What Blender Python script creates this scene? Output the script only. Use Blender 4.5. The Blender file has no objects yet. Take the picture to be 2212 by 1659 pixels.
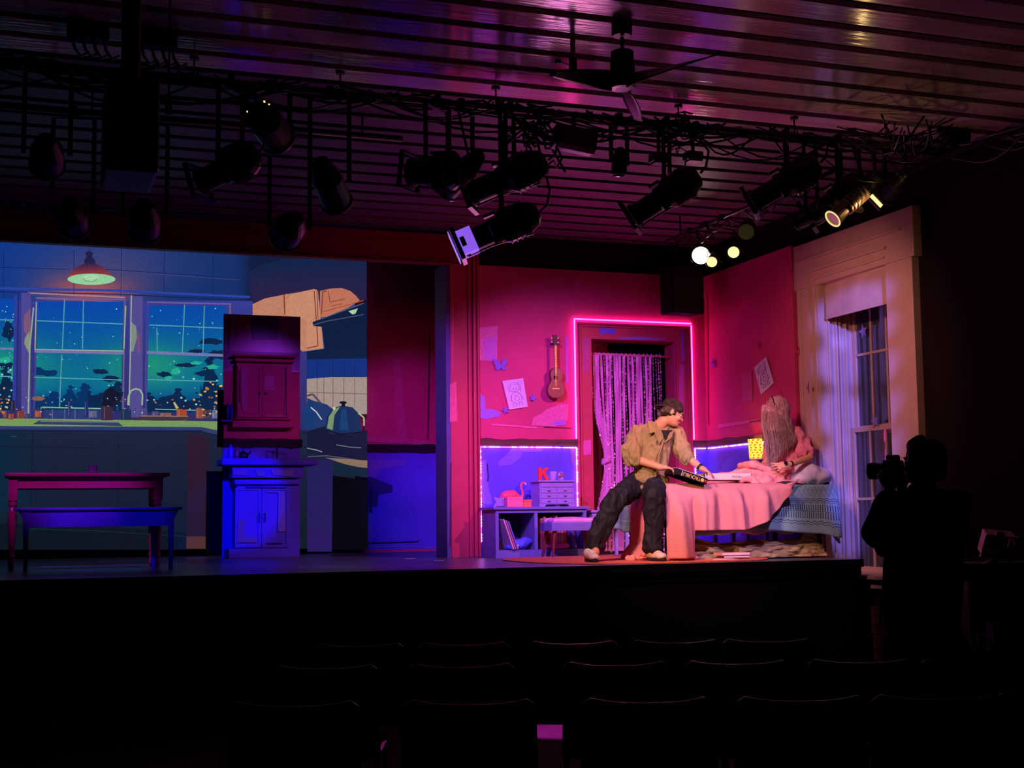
import bpy, bmesh, math, random
from mathutils import Vector, Matrix, noise
random.seed(7)
PI = math.pi
SC = bpy.context.scene
COL = SC.collection
V = Vector

# ---------------------------------------------------------------- camera
F = 2952.0
_X = V((8268, -192.5, -F)).normalized()
_Y = V((-1061, -299.5, -F)); _Y = (_Y - _X * _Y.dot(_X)).normalized()
_Z = _X.cross(_Y)
M = Matrix((_X, _Y, _Z))                 # world = M @ camera-space
CAM = V((0, 0, 1.4))
cd = bpy.data.cameras.new('camera'); cam = bpy.data.objects.new('camera', cd); COL.objects.link(cam)
cd.sensor_width = 36; cd.lens = F / 2212 * 36; cd.clip_start = .05; cd.clip_end = 100
cam.matrix_world = Matrix.Translation(CAM) @ M.to_4x4()
SC.camera = cam

def ray(px, py): return M @ V((px - 1106, -(py - 829.5), -F))
def at(px, py, Y=None, X=None, Z=None, D=None):
    d = ray(px, py)
    if Y is not None: t = (Y - CAM.y) / d.y
    elif X is not None: t = (X - CAM.x) / d.x
    elif Z is not None: t = (Z - CAM.z) / d.z
    else: t = D / F
    return CAM + d * t

# ---------------------------------------------------------------- world, exposure, lamps that wash the stage, added fill lights
w = bpy.data.worlds.new('World'); SC.world = w; w.use_nodes = True
w.node_tree.nodes['Background'].inputs[0].default_value = (.45, .3, .5, 1)
w.node_tree.nodes['Background'].inputs[1].default_value = .0012
SC.view_settings.view_transform = 'Standard'; SC.view_settings.look = 'None'
SC.view_settings.exposure = 0.0; SC.view_settings.gamma = 1.0
SC.view_settings.use_curve_mapping = False

def aim(o, frm, to):
    o.location = frm
    o.rotation_euler = (V(to) - V(frm)).to_track_quat('-Z', 'Y').to_euler()
def spot(name, frm, to, col, power, angle=30, blend=.4, r=.06):
    l = bpy.data.lights.new(name, 'SPOT'); l.energy = power; l.color = col
    l.spot_size = math.radians(angle); l.spot_blend = blend; l.shadow_soft_size = r
    o = bpy.data.objects.new(name, l); COL.objects.link(o); aim(o, frm, to); return o
def area(name, frm, to, col, power, sx, sy):
    l = bpy.data.lights.new(name, 'AREA'); l.shape = 'RECTANGLE'; l.size = sx; l.size_y = sy
    l.energy = power; l.color = col
    o = bpy.data.objects.new(name, l); COL.objects.link(o); aim(o, frm, to); return o
# bedroom
spot('wash_violet', (2.6, 9.15, 3.75), (5.35, 13.2, 2.0), (.40, .09, 1.0), 1150, 44, .9)
spot('wash_rose', (6.3, 9.2, 3.95), (5.1, 13.2, 1.7), (1.0, .22, .34), 430, 54, .9)
spot('wash_pink_front', (3.9, 8.9, 3.4), (5.7, 11.6, 1.1), (1.0, .45, .66), 300, 60, .8)
spot('key_amber', (2.7, 8.2, 3.1), (5.5, 11.1, 1.5), (1.0, .58, .20), 400, 30, .6)
spot('key_lavender', (5.2, 7.6, 3.6), (5.95, 11.2, 1.4), (.60, .38, 1.0), 480, 25, .7)
spot('window_amber', (4.5, 9.15, 3.55), (7.0, 10.4, 2.6), (1.0, .40, .36), 125, 62, .8)
for z_ in (1.3, 1.8, 2.3, 2.8, 3.2): spot('window_blue', (5.95, 7.3, 3.6), (7.26, 11.03, z_), (.15, .14, 1.0), 1050, 8, .6)
spot('frame_rose', (2.4, 9.2, 3.6), (4.2, 13.2, 2.0), (1.0, .18, .36), 250, 24, .9)
spot('header_red', (4.4, 10.4, 2.9), (3.8, 13.2, 4.1), (1.0, .08, .22), 16, 60, 1.0)  # added light with no fixture, lifts the dark header
spot('corridor_fill', (6.0, 13.8, 3.9), (5.8, 14.6, 2.6), (1.0, .18, .34), 14, 90, .9)  # added light, no lamp known here; brightens the corridor wall
spot('ceiling_fill', (4.9, 11.9, 1.9), (4.1, 7.2, 4.34), (1.0, .28, .60), 60, 95, 1.0, .4)  # added upward fill without a fixture, brightens ceiling boards and rig
# kitchen side
spot('blue_cabinet', (1.3, 9.4, 3.85), (2.15, 15.0, 1.55), (.01, .005, 1.0), 1450, 12, .35)
spot('purple_cabinet', (3.6, 9.4, 3.95), (2.4, 15.0, 2.7), (.36, .03, .9), 300, 16, .8)
spot('blue_panel', (2.2, 9.4, 3.9), (4.5, 16.0, 1.5), (.05, .04, 1.0), 900, 14, 1.0)
spot('purple_panel', (2.4, 9.4, 3.9), (4.45, 16.0, 2.5), (.42, .03, .8), 900, 17, 1.0)
spot('red_panel', (2.0, 9.4, 3.8), (4.4, 16.0, 2.8), (1.0, .06, .16), 90, 22, 1.0)
spot('floor_pool', (3.1, 9.05, 3.9), (3.35, 8.5, 0), (1.0, .04, .75), 2600, 9, .1)
spot('house_fill', (3.6, 9.1, 3.4), (5.7, 6.8, 1.1), (1.0, .35, .5), 60, 14, .7)  # added weak fill for the bin and gear by the right wall
spot('blue_bench', (1.2, 9.2, 3.9), (.7, 12.0, 1.4), (.03, .02, 1.0), 330, 18, .6)
spot('violet_table', (-.6, 9.4, 3.9), (.4, 12.3, 1.7), (.60, .04, 1.0), 460, 20, .7)
spot('deck_violet', (3.4, 9.4, 3.9), (3.2, 12.5, 1.0), (.16, .08, 1.0), 330, 60, 1.0)

# ---------------------------------------------------------------- materials
def L(r, g, b):
    def f(c):
        c /= 255.0
        return c / 12.92 if c <= .04045 else ((c + .055) / 1.055) ** 2.4
    return (f(r), f(g), f(b))
MC = {}
def mat(name, col, rough=.6, metal=0, var=.12, scale=6, bump=0, bscale=60, emit=None, es=0, spec=.4, trans=0, alpha=1, stretch=None, sheen=0):
    if name in MC: return MC[name]
    m = bpy.data.materials.new(name); MC[name] = m; m.use_nodes = True
    nt = m.node_tree; n = nt.nodes; p = n['Principled BSDF']
    p.inputs['Roughness'].default_value = rough; p.inputs['Metallic'].default_value = metal
    p.inputs['Specular IOR Level'].default_value = spec
    p.inputs['Base Color'].default_value = (*col, 1)
    if trans: p.inputs['Transmission Weight'].default_value = trans
    if sheen: p.inputs['Sheen Weight'].default_value = sheen
    tc = n.new('ShaderNodeTexCoord'); src = tc.outputs['Object']
    if stretch:
        mp = n.new('ShaderNodeMapping'); mp.inputs['Scale'].default_value = stretch
        nt.links.new(src, mp.inputs[0]); src = mp.outputs[0]
    if var:
        t = n.new('ShaderNodeTexNoise'); t.inputs['Scale'].default_value = scale; t.inputs['Detail'].default_value = 4
        nt.links.new(src, t.inputs['Vector'])
        mr = n.new('ShaderNodeMapRange'); mr.inputs[1].default_value = .3; mr.inputs[2].default_value = .7
        mr.inputs[3].default_value = 1 - var; mr.inputs[4].default_value = 1 + var
        nt.links.new(t.outputs[0], mr.inputs[0])
        mx = n.new('ShaderNodeVectorMath'); mx.operation = 'SCALE'; mx.inputs[0].default_value = col
        nt.links.new(mr.outputs[0], mx.inputs['Scale']); nt.links.new(mx.outputs[0], p.inputs['Base Color'])
    if bump:
        t2 = n.new('ShaderNodeTexNoise'); t2.inputs['Scale'].default_value = bscale; t2.inputs['Detail'].default_value = 3
        nt.links.new(src, t2.inputs['Vector'])
        bp = n.new('ShaderNodeBump'); bp.inputs['Strength'].default_value = bump; bp.inputs['Distance'].default_value = .01
        nt.links.new(t2.outputs[0], bp.inputs['Height']); nt.links.new(bp.outputs[0], p.inputs['Normal'])
    if emit:
        p.inputs['Emission Color'].default_value = (*emit, 1); p.inputs['Emission Strength'].default_value = es
    return m
def mat_attr(name, emission=False, rough=.7, strength=1.0, grain=.08):
    if name in MC: return MC[name]
    m = bpy.data.materials.new(name); MC[name] = m; m.use_nodes = True
    nt = m.node_tree; n = nt.nodes; p = n['Principled BSDF']; p.inputs['Roughness'].default_value = rough
    a = n.new('ShaderNodeAttribute'); a.attribute_name = 'Col'
    tc = n.new('ShaderNodeTexCoord'); t = n.new('ShaderNodeTexNoise'); t.inputs['Scale'].default_value = 45
    t.inputs['Detail'].default_value = 3; nt.links.new(tc.outputs['Object'], t.inputs['Vector'])
    mr = n.new('ShaderNodeMapRange'); mr.inputs[1].default_value = .3; mr.inputs[2].default_value = .7
    mr.inputs[3].default_value = 1 - grain; mr.inputs[4].default_value = 1 + grain; nt.links.new(t.outputs[0], mr.inputs[0])
    s = n.new('ShaderNodeVectorMath'); s.operation = 'SCALE'
    nt.links.new(a.outputs['Color'], s.inputs[0]); nt.links.new(mr.outputs[0], s.inputs['Scale'])
    if emission:
        p.inputs['Base Color'].default_value = (.02, .02, .02, 1); p.inputs['Specular IOR Level'].default_value = .1
        nt.links.new(s.outputs[0], p.inputs['Emission Color']); p.inputs['Emission Strength'].default_value = strength
    else: nt.links.new(s.outputs[0], p.inputs['Base Color'])
    return m

class NX:                                    # tiny node-expression helper for woven / printed patterns
    def __init__(s, nt, sock): s.nt, s.o = nt, sock
    def _m(s, op, *a, c=False):
        nd = s.nt.nodes.new('ShaderNodeMath'); nd.operation = op; nd.use_clamp = c
        for i, x in enumerate((s,) + a):
            if isinstance(x, NX): s.nt.links.new(x.o, nd.inputs[i])
            else: nd.inputs[i].default_value = x
        return NX(s.nt, nd.outputs[0])
    def __add__(s, b): return s._m('ADD', b)
    def __sub__(s, b): return s._m('SUBTRACT', b)
    def __mul__(s, b): return s._m('MULTIPLY', b)
    def sin(s): return s._m('SINE')
    def fr(s): return s._m('FRACT')
    def ab(s): return s._m('ABSOLUTE')
    def lt(s, b): return s._m('LESS_THAN', b)
    def gt(s, b): return s._m('GREATER_THAN', b)
    def mx(s, b): return s._m('MAXIMUM', b)
def mat_pat(name, c1, c2, fn, rough=.8, bump=.0, emit=0):
    if name in MC: return MC[name]
    m = bpy.data.materials.new(name); MC[name] = m; m.use_nodes = True
    nt = m.node_tree; n = nt.nodes; p = n['Principled BSDF']; p.inputs['Roughness'].default_value = rough
    p.inputs['Specular IOR Level'].default_value = .2
    uv = n.new('ShaderNodeUVMap'); sp = n.new('ShaderNodeSeparateXYZ'); nt.links.new(uv.outputs[0], sp.inputs[0])
    k = fn(NX(nt, sp.outputs[0]), NX(nt, sp.outputs[1]))
    mx = n.new('ShaderNodeMix'); mx.data_type = 'RGBA'
    mx.inputs[6].default_value = (*c1, 1); mx.inputs[7].default_value = (*c2, 1)
    nt.links.new(k.o, mx.inputs[0]); nt.links.new(mx.outputs[2], p.inputs['Base Color'])
    if emit:
        nt.links.new(mx.outputs[2], p.inputs['Emission Color']); p.inputs['Emission Strength'].default_value = emit
    if bump:
        bp = n.new('ShaderNodeBump'); bp.inputs['Strength'].default_value = bump; bp.inputs['Distance'].default_value = .006
        nt.links.new(k.o, bp.inputs['Height']); nt.links.new(bp.outputs[0], p.inputs['Normal'])
    return m

# ---------------------------------------------------------------- mesh helpers
ROOTM = {}
def frame(d):
    d = V(d).normalized(); u = d.orthogonal().normalized(); return u, d.cross(u), d
class B:
    def __init__(s): s.v = []; s.f = []; s.c = {}; s.uv = {}
    def q(s, vs, col=None, flip=False):
        i = len(s.v); s.v += [V(x) for x in vs]; ids = list(range(i, i + len(vs)))
        if flip: ids.reverse()
        if col is not None: s.c[len(s.f)] = col
        s.f.append(ids); return s
    def box(s, a, b):
        x0, y0, z0 = [min(a[i], b[i]) for i in range(3)]; x1, y1, z1 = [max(a[i], b[i]) for i in range(3)]
        i = len(s.v)
        s.v += [V(p) for p in ((x0,y0,z0),(x1,y0,z0),(x1,y1,z0),(x0,y1,z0),(x0,y0,z1),(x1,y0,z1),(x1,y1,z1),(x0,y1,z1))]
        s.f += [[i+k for k in f] for f in ((0,3,2,1),(4,5,6,7),(0,1,5,4),(1,2,6,5),(2,3,7,6),(3,0,4,7))]
        return s
    def obox(s, c, sx, sy, sz, rot=None):          # centred box, rotated
        R = rot or Matrix.Identity(3); i = len(s.v)
        for z in (-1, 1):
            for x, y in ((-1,-1),(1,-1),(1,1),(-1,1)): s.v.append(V(c) + R @ V((x*sx/2, y*sy/2, z*sz/2)))
        s.f += [[i+k for k in f] for f in ((0,3,2,1),(4,5,6,7),(0,1,5,4),(1,2,6,5),(2,3,7,6),(3,0,4,7))]
        return s
    def bar(s, a, b, wdt, h=None):
        a, b = V(a), V(b); d = b - a; z = d.normalized(); u = z.cross(V((0,0,1)))
        if u.length < .01: u = V((1,0,0))
        u.normalize(); v = u.cross(z); R = Matrix((u, v, z)).transposed()
        return s.obox((a+b)/2, wdt, h or wdt, d.length, R)
    def tube(s, pts, r, seg=8, cap=True):
        pts = [V(p) for p in pts]; rs = r if isinstance(r, (list, tuple)) else [r]*len(pts)
        i = len(s.v); n = len(pts); u = None
        for k, p in enumerate(pts):
            d = (pts[min(k+1, n-1)] - pts[max(k-1, 0)])
            if d.length < 1e-7: d = V((0,0,1))
            d.normalize()
            if u is None: u = d.orthogonal().normalized()
            else:
                u = u - d*u.dot(d)
                u = u.normalized() if u.length > 1e-5 else d.orthogonal().normalized()
            v = d.cross(u)
            for a in range(seg):
                t = 2*PI*a/seg; s.v.append(p + (u*math.cos(t) + v*math.sin(t))*rs[k])
        for k in range(n-1):
            for a in range(seg):
                b = (a+1) % seg; s.f.append([i+k*seg+a, i+k*seg+b, i+(k+1)*seg+b, i+(k+1)*seg+a])
        if cap:
            s.f.append([i+a for a in range(seg)][::-1]); s.f.append([i+(n-1)*seg+a for a in range(seg)])
        return s
    def cyl(s, a, b, r, r2=None, seg=16): return s.tube([a, b], [r, r if r2 is None else r2], seg)
    def lathe(s, c, prof, seg=20, axis=(0,0,1), u=None):
        a = V(axis).normalized(); U = V(u) if u else a.orthogonal().normalized(); W = a.cross(U); i = len(s.v); c = V(c)
        for (r, h) in prof:
            for k in range(seg):
                t = 2*PI*k/seg; s.v.append(c + a*h + (U*math.cos(t)+W*math.sin(t))*r)
        for j in range(len(prof)-1):
            for k in range(seg):
                b = (k+1) % seg; s.f.append([i+j*seg+k, i+j*seg+b, i+(j+1)*seg+b, i+(j+1)*seg+k])
        s.f.append([i+k for k in range(seg)][::-1]); s.f.append([i+(len(prof)-1)*seg+k for k in range(seg)])
        return s
    def ell(s, c, r, rot=None, nu=14, nv=9):
        R = rot or Matrix.Identity(3); i = len(s.v); c = V(c)
        if not hasattr(r, '__len__'): r = (r, r, r)
        for j in range(nv+1):
            th = PI*j/nv
            for k in range(nu):
                ph = 2*PI*k/nu
                s.v.append(c + R @ V((r[0]*math.sin(th)*math.cos(ph), r[1]*math.sin(th)*math.sin(ph), r[2]*math.cos(th))))
        for j in range(nv):
            for k in range(nu):
                b = (k+1) % nu; s.f.append([i+j*nu+k, i+(j+1)*nu+k, i+(j+1)*nu+b, i+j*nu+b])
        return s
    def prism(s, pts, off, col=None):                # closed outline extruded by vector off
        pts = [V(p) for p in pts]; n = len(pts); i = len(s.v); off = V(off)
        s.v += pts + [p + off for p in pts]
        if col is not None: s.c[len(s.f)] = col; s.c[len(s.f)+1] = col
        s.f.append(list(range(i, i+n))); s.f.append([i+n+k for k in range(n)][::-1])
        for k in range(n):
            b = (k+1) % n
            if col is not None: s.c[len(s.f)] = col
            s.f.append([i+k, i+n+k, i+n+b, i+b])
        return s
    def sheet(s, fn, nu, nv):                        # grid surface, UV = (u, v)
        i = len(s.v)
        for j in range(nv+1):
            for k in range(nu+1): s.v.append(V(fn(k/nu, j/nv)))
        for j in range(nv):
            for k in range(nu):
                a = i+j*(nu+1)+k
                s.uv[len(s.f)] = [(k/nu,j/nv),((k+1)/nu,j/nv),((k+1)/nu,(j+1)/nv),(k/nu,(j+1)/nv)]
                s.f.append([a, a+1, a+nu+2, a+nu+1])
        return s
    def build(s, name, m, parent=None, world=True, smooth=False, bevel=0, solid=0, sub=0, tri=False):
        vs = s.v
        if parent is not None and world:
            r = parent
            while r.parent: r = r.parent
            Mi = ROOTM.get(r.name)
            if Mi is not None: vs = [Mi @ v for v in vs]
        me = bpy.data.meshes.new(name); me.from_pydata([tuple(v) for v in vs], [], s.f)
        if s.c:
            ca = me.color_attributes.new('Col', 'FLOAT_COLOR', 'CORNER')
            for pi, p in enumerate(me.polygons):
                c = s.c.get(pi, (.5,.5,.5))
                for li, l in enumerate(p.loop_indices):
                    cc = c[li] if hasattr(c[0], '__len__') else c
                    ca.data[l].color = (cc[0], cc[1], cc[2], 1)
        if s.uv:
            ul = me.uv_layers.new(name='UVMap')
            for pi, p in enumerate(me.polygons):
                t = s.uv.get(pi)
                if t:
                    for li, l in enumerate(p.loop_indices): ul.data[l].uv = t[li]
        me.materials.append(m)
        if smooth: me.polygons.foreach_set('use_smooth', [True]*len(me.polygons))
        me.update()
        o = bpy.data.objects.new(name, me); COL.objects.link(o)
        if parent is not None: o.parent = parent
        if sub:
            md = o.modifiers.new('Subdivision', 'SUBSURF'); md.levels = md.render_levels = sub
        if solid:
            md = o.modifiers.new('Solidify', 'SOLIDIFY'); md.thickness = solid; md.offset = 0
        if bevel:
            md = o.modifiers.new('Bevel', 'BEVEL'); md.width = bevel; md.segments = 2; md.limit_method = 'ANGLE'
        return o
def tag(o, label=None, cat=None, group=None, kind=None):
    if label: o['label'] = label
    if cat: o['category'] = cat
    if group: o['group'] = group
    if kind: o['kind'] = kind
    return o
def thing(name, label, cat, loc=(0,0,0), rz=0, group=None):
    o = bpy.data.objects.new(name, None); COL.objects.link(o); o.empty_display_size = .1
    o.location = loc; o.rotation_euler = (0, 0, rz)
    ROOTM[o.name] = (Matrix.Translation(V(loc)) @ Matrix.Rotation(rz, 4, 'Z')).inverted()
    return tag(o, label, cat, group)
KIDS = None
def dup(root, loc, rz=None, label=None, group=None, rot=None):
    global KIDS
    def cp(o, par):
        c = o.copy(); COL.objects.link(c); c.parent = par
        for ch in [x for x in ALLK.get(o, ())]: cp(ch, c)
        return c
    ALLK = {}
    def walk(o):
        ALLK[o] = [x for x in COL.objects if x.parent == o]
        for x in ALLK[o]: walk(x)
    walk(root)
    r = cp(root, None); r.location = loc
    if rz is not None: r.rotation_euler = (0, 0, rz)
    if rot is not None: r.rotation_euler = rot
    if label: r['label'] = label
    if group: r['group'] = group
    return r
def struct(o, label=None): o['kind'] = 'structure'; 
def blob(name, prims, m, parent=None, vox=.012, sm=6, disp=0, dscale=8, seed=0):
    """union of tapered capsules ('c',p0,r0,p1,r1) and ellipsoids ('e',c,(r),rot) fused into one continuous skin"""
    b = B()
    for p in prims:
        if p[0] == 'c':
            _, p0, r0, p1, r1 = p; n = 5
            p0, p1 = V(p0), V(p1)
            b.tube([p0.lerp(p1, k/n) for k in range(n+1)], [r0 + (r1-r0)*k/n for k in range(n+1)], 14)
            b.ell(p0, r0*1.0); b.ell(p1, r1*1.0)
        else: b.ell(p[1], p[2], p[3] if len(p) > 3 else None, 18, 12)
    o = b.build(name, m, parent)
    md = o.modifiers.new('Remesh', 'REMESH'); md.mode = 'VOXEL'; md.voxel_size = vox; md.use_smooth_shade = True
    if sm:
        md = o.modifiers.new('Smooth', 'SMOOTH'); md.factor = .5; md.iterations = sm
    dg = bpy.context.evaluated_depsgraph_get(); ev = o.evaluated_get(dg)
    me = bpy.data.meshes.new_from_object(ev); o.modifiers.clear(); old = o.data; o.data = me
    bpy.data.meshes.remove(old)
    if disp:
        nrm = [v.normal.copy() for v in me.vertices]
        for v, n_ in zip(me.vertices, nrm):
            q = v.co*dscale + V((seed, seed*1.7, 0))
            k = noise.noise(V((q.x, q.y, q.z*.40))); k2 = noise.noise(V((q.x*2.3+5, q.y*2.3, q.z*1.3)))
            v.co += n_*disp*((1-abs(k)*3.6)*.7+(1-abs(k2)*3.6)*.35)
    me.polygons.foreach_set('use_smooth', [True]*len(me.polygons)); me.update()
    me.name = name
    return o
# ================================================================ the setting
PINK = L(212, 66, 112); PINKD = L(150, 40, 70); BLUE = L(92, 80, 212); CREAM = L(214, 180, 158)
BLACK = (.006, .005, .006)
m_black = mat('black_paint', BLACK, .9, spec=.1)
m_blackg = mat('black_metal', (.012, .012, .013), .45, spec=.5)
m_wallblk = mat('maroon_black_wall', (.012, .005, .008), .85, spec=.15)
m_pink = mat('pink_painted_flat', PINK, .62, var=.10, scale=2.2, bump=.15, bscale=40)
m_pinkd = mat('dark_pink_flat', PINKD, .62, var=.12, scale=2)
m_blue = mat('blue_painted_wainscot', BLUE, .6, var=.12, scale=3)
m_cream = mat('cream_gloss_paint', CREAM, .42, var=.06, scale=3)
m_rail = mat('brown_rail_paint', L(88, 60, 48), .6, var=.3, scale=5, stretch=(1, 1, 8))
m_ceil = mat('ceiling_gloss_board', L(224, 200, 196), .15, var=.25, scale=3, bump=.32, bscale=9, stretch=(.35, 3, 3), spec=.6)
m_deck = mat('stage_deck_paint', (.11, .11, .15), .32, var=.35, scale=4, bump=.2, bscale=14, stretch=(.5, 6, 1))
m_carpet = mat('dark_floor', (.035, .03, .034), .8, spec=.1)
WX = 7.10                                            # theatre's right wall
PY = 13.25                                           # bedroom flat
PX = 7.00                                            # bedroom side flat

def st(o, label=None):
    o['kind'] = 'structure'
    if label: o['label'] = label
    return o
st(B().box((-8, -4, -.1), (8.2, 10.24, 0)).build('floor', m_carpet), 'dark auditorium floor in front of the stage')
st(B().box((-8, -4, 4.40), (8.2, 13.5, 4.5)).build('ceiling', mat('ceiling_recess', (.02, .015, .016), .8)), 'glossy boarded theatre ceiling with dark gaps between boards')
ceil = bpy.data.objects['ceiling']
bd = B().box((-8, -.122, 4.34), (7.09, .122, 4.375)).build('ceiling_board', m_ceil, ceil, bevel=.006)
bm_mesh = bd.data
NB = 0
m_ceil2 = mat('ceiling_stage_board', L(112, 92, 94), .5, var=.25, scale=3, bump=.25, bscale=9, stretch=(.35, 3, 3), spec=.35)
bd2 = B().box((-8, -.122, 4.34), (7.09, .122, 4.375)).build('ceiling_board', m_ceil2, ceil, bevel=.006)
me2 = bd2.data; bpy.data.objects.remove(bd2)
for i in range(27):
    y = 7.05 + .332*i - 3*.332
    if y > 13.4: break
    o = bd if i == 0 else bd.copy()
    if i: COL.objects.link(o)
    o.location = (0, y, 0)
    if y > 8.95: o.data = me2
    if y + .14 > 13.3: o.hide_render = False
# right theatre wall with a hole for the tall window
wy0, wy1, wz0, wz1 = 9.9, 11.08, .80, 3.66
b = B(); b.box((WX, -4, 0), (WX+.12, wy0, 4.5)); b.box((WX, wy1, 0), (WX+.12, 18.2, 4.5))
b.box((WX, wy0, 0), (WX+.12, wy1, wz0)); b.box((WX, wy0, wz1), (WX+.12, wy1, 4.5))
st(b.build('wall_right', m_wallblk), 'near-black side wall of the theatre around the tall window')
st(B().box((-8, 18.0, 0), (8.2, 18.2, 6)).build('wall_back', m_black), 'black back wall of the stage house')
st(B().box((-8.2, -4, 0), (-8, 18.2, 6)).build('wall_left', m_black), 'black left wall')
st(B().box((-8, -4.2, 0), (8.2, -4, 4.5)).build('wall_rear', m_black), 'black rear wall of the auditorium')
st(B().box((-8, 13.5, 5.6), (8.2, 18.2, 5.7)).build('ceiling', m_black), 'black ceiling over the upstage area')
st(B().box((4.30, 13.36, 3.9), (WX, 13.44, 4.40)).build('wall_header', mat('header_black', (.012,.006,.008), .9)), 'black wall strip above the bedroom flats')
st(B().box((-8, 13.46, 4.22), (4.30, 13.52, 5.6)).build('wall_masking', m_black), 'black masking above the pink header')

# stage: deck and fascia
deck = B().box((-8, 10.26, .94), (6.90, 18, 1.0)).build('stage_deck', m_deck, bevel=.006)
st(deck, 'dark painted wooden stage deck, glossy and scuffed')
fas = thing('stage_front', 'black panelled front of the raised stage', 'stage front', (-2, 10.3, 0)); fas['kind'] = 'structure'
m_fas = mat('stage_front_black', (.003, .0028, .003), .8, spec=.08)
for k in range(6):
    x1 = 6.88 - 1.83*k
    B().box((x1-1.822, 10.30, .0), (x1, 10.34, .86)).build('fascia_panel', m_fas, fas, bevel=.003)
B().box((-8, 10.28, .86), (6.9, 10.34, .94)).build('fascia_lip', m_fas, fas)
B().box((-8, 10.245, .935), (6.905, 10.258, 1.001)).build('deck_edge', m_fas, fas)
B().box((6.84, 10.34, 0), (6.88, 13.0, .94)).build('side_panel', m_fas, fas)

# ---------------------------------------------------------------- bedroom back flat with doorway
dx0, dx1, dz1 = 5.645, 6.64, 3.27                     # clear opening
cw = .17
b = B(); T = .05
b.box((4.36, PY, 1), (dx0, PY+T, 4.0)); b.box((dx1, PY, 1), (PX+.02, PY+T, 4.0)); b.box((dx0, PY, dz1), (dx1, PY+T, 4.0))
wb = st(b.build('wall_bedroom_back', m_pink), 'pink painted bedroom flat with a doorway, facing the audience')
RZ0, RZ1 = 2.135, 2.20
def ragged(b, x0, x1, z0, z1, y, thick, n=26, amp=.008, seed=0, axis='x'):
    top = []; bot = []
    for k in range(n+1):
        t = k/n; x = x0+(x1-x0)*t
        dz = amp*noise.noise(V((t*6, seed, 0)))*2; dz2 = amp*noise.noise(V((t*5, seed+9, 3)))*2
        if axis == 'x': top.append((x, y, z1+dz)); bot.append((x, y, z0+dz2))
        else: top.append((y, x, z1+dz)); bot.append((y, x, z0+dz2))
    off = (0, -thick, 0) if axis == 'x' else (-thick, 0, 0)
    for k in range(n):
        b.prism([bot[k], bot[k+1], top[k+1], top[k]], off)
B().box((4.37, PY-.006, 1), (5.47, PY, RZ0)).build('wainscot', m_blue, wb)
B().box((6.82, PY-.006, 1), (PX, PY, RZ0)).build('wainscot', m_blue, wb)
b = B(); ragged(b, 4.37, 5.49, RZ0-.005, RZ1, PY-.001, .02, seed=1); b.build('chair_rail', m_rail, wb)
b = B(); ragged(b, 6.80, PX, RZ0-.005, RZ1, PY-.001, .02, n=6, seed=2); b.build('chair_rail', m_rail, wb)
# side flat
ws = st(B().box((PX, 11.42, 1), (PX+.05, PY+.05, 4.0)).build('wall_bedroom_side', m_pink), 'pink painted side flat beside the tall window')
B().box((PX-.006, 11.43, 1), (PX, PY-.006, RZ0)).build('wainscot', m_blue, ws)
b = B(); ragged(b, 11.43, PY-.02, RZ0-.005, RZ1, PX-.001, .02, seed=5, axis='y'); b.build('chair_rail', m_rail, ws)
# door casing: mitred boards with mouldings
dc = thing('trim_1', 'pink moulded door casing framed by a pink light strip', 'door casing', (dx0, PY, 1)); dc['kind'] = 'structure'
m_cas = mat('casing_pink', L(196, 62, 84), .5, var=.1, scale=3)
ox0, ox1, oz1 = dx0-cw, dx1+cw, dz1+cw
def casing(b, w0, w1, y0, y1):    # ring between offsets w0..w1 outward from the opening
    X0, X1, Z1 = dx0-w1, dx1+w1, dz1+w1; x0, x1, z1 = dx0-w0, dx1+w0, dz1+w0
    b.prism([(X0,y1,1),(x0,y1,1),(x0,y1,z1),(X0,y1,Z1)], (0,y0-y1,0))
    b.prism([(X1,y1,1),(X1,y1,Z1),(x1,y1,z1),(x1,y1,1)], (0,y0-y1,0))
    b.prism([(X0,y1,Z1),(x0,y1,z1),(x1,y1,z1),(X1,y1,Z1)], (0,y0-y1,0))
b = B(); casing(b, 0, .125, PY, PY-.022); b.build('casing_board', m_cas, dc)
b = B(); casing(b, .125, .145, PY, PY-.045); b.build('casing_bead', m_cas, dc, bevel=.004)
b = B(); casing(b, .150, .172, PY, PY-.034); b.build('casing_bead', m_cas, dc, bevel=.004)
b = B(); b.box((dx0-.02, PY+T, 1), (dx0, PY+.26, dz1+.02)); b.box((dx1, PY+T, 1), (dx1+.02, PY+.26, dz1+.02)); b.box((dx0, PY+T, dz1), (dx1, PY+.26, dz1+.02))
b.build('door_jamb', m_cas, dc)
# corridor behind the doorway
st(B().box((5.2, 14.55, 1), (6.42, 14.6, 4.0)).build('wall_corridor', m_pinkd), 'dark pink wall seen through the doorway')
st(B().box((6.42, 14.62, 1), (7.1, 14.66, 4.0)).build('wall_corridor_dark', mat('dark_plum', L(40, 22, 48), .8)), 'dark panel seen through the doorway')

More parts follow.
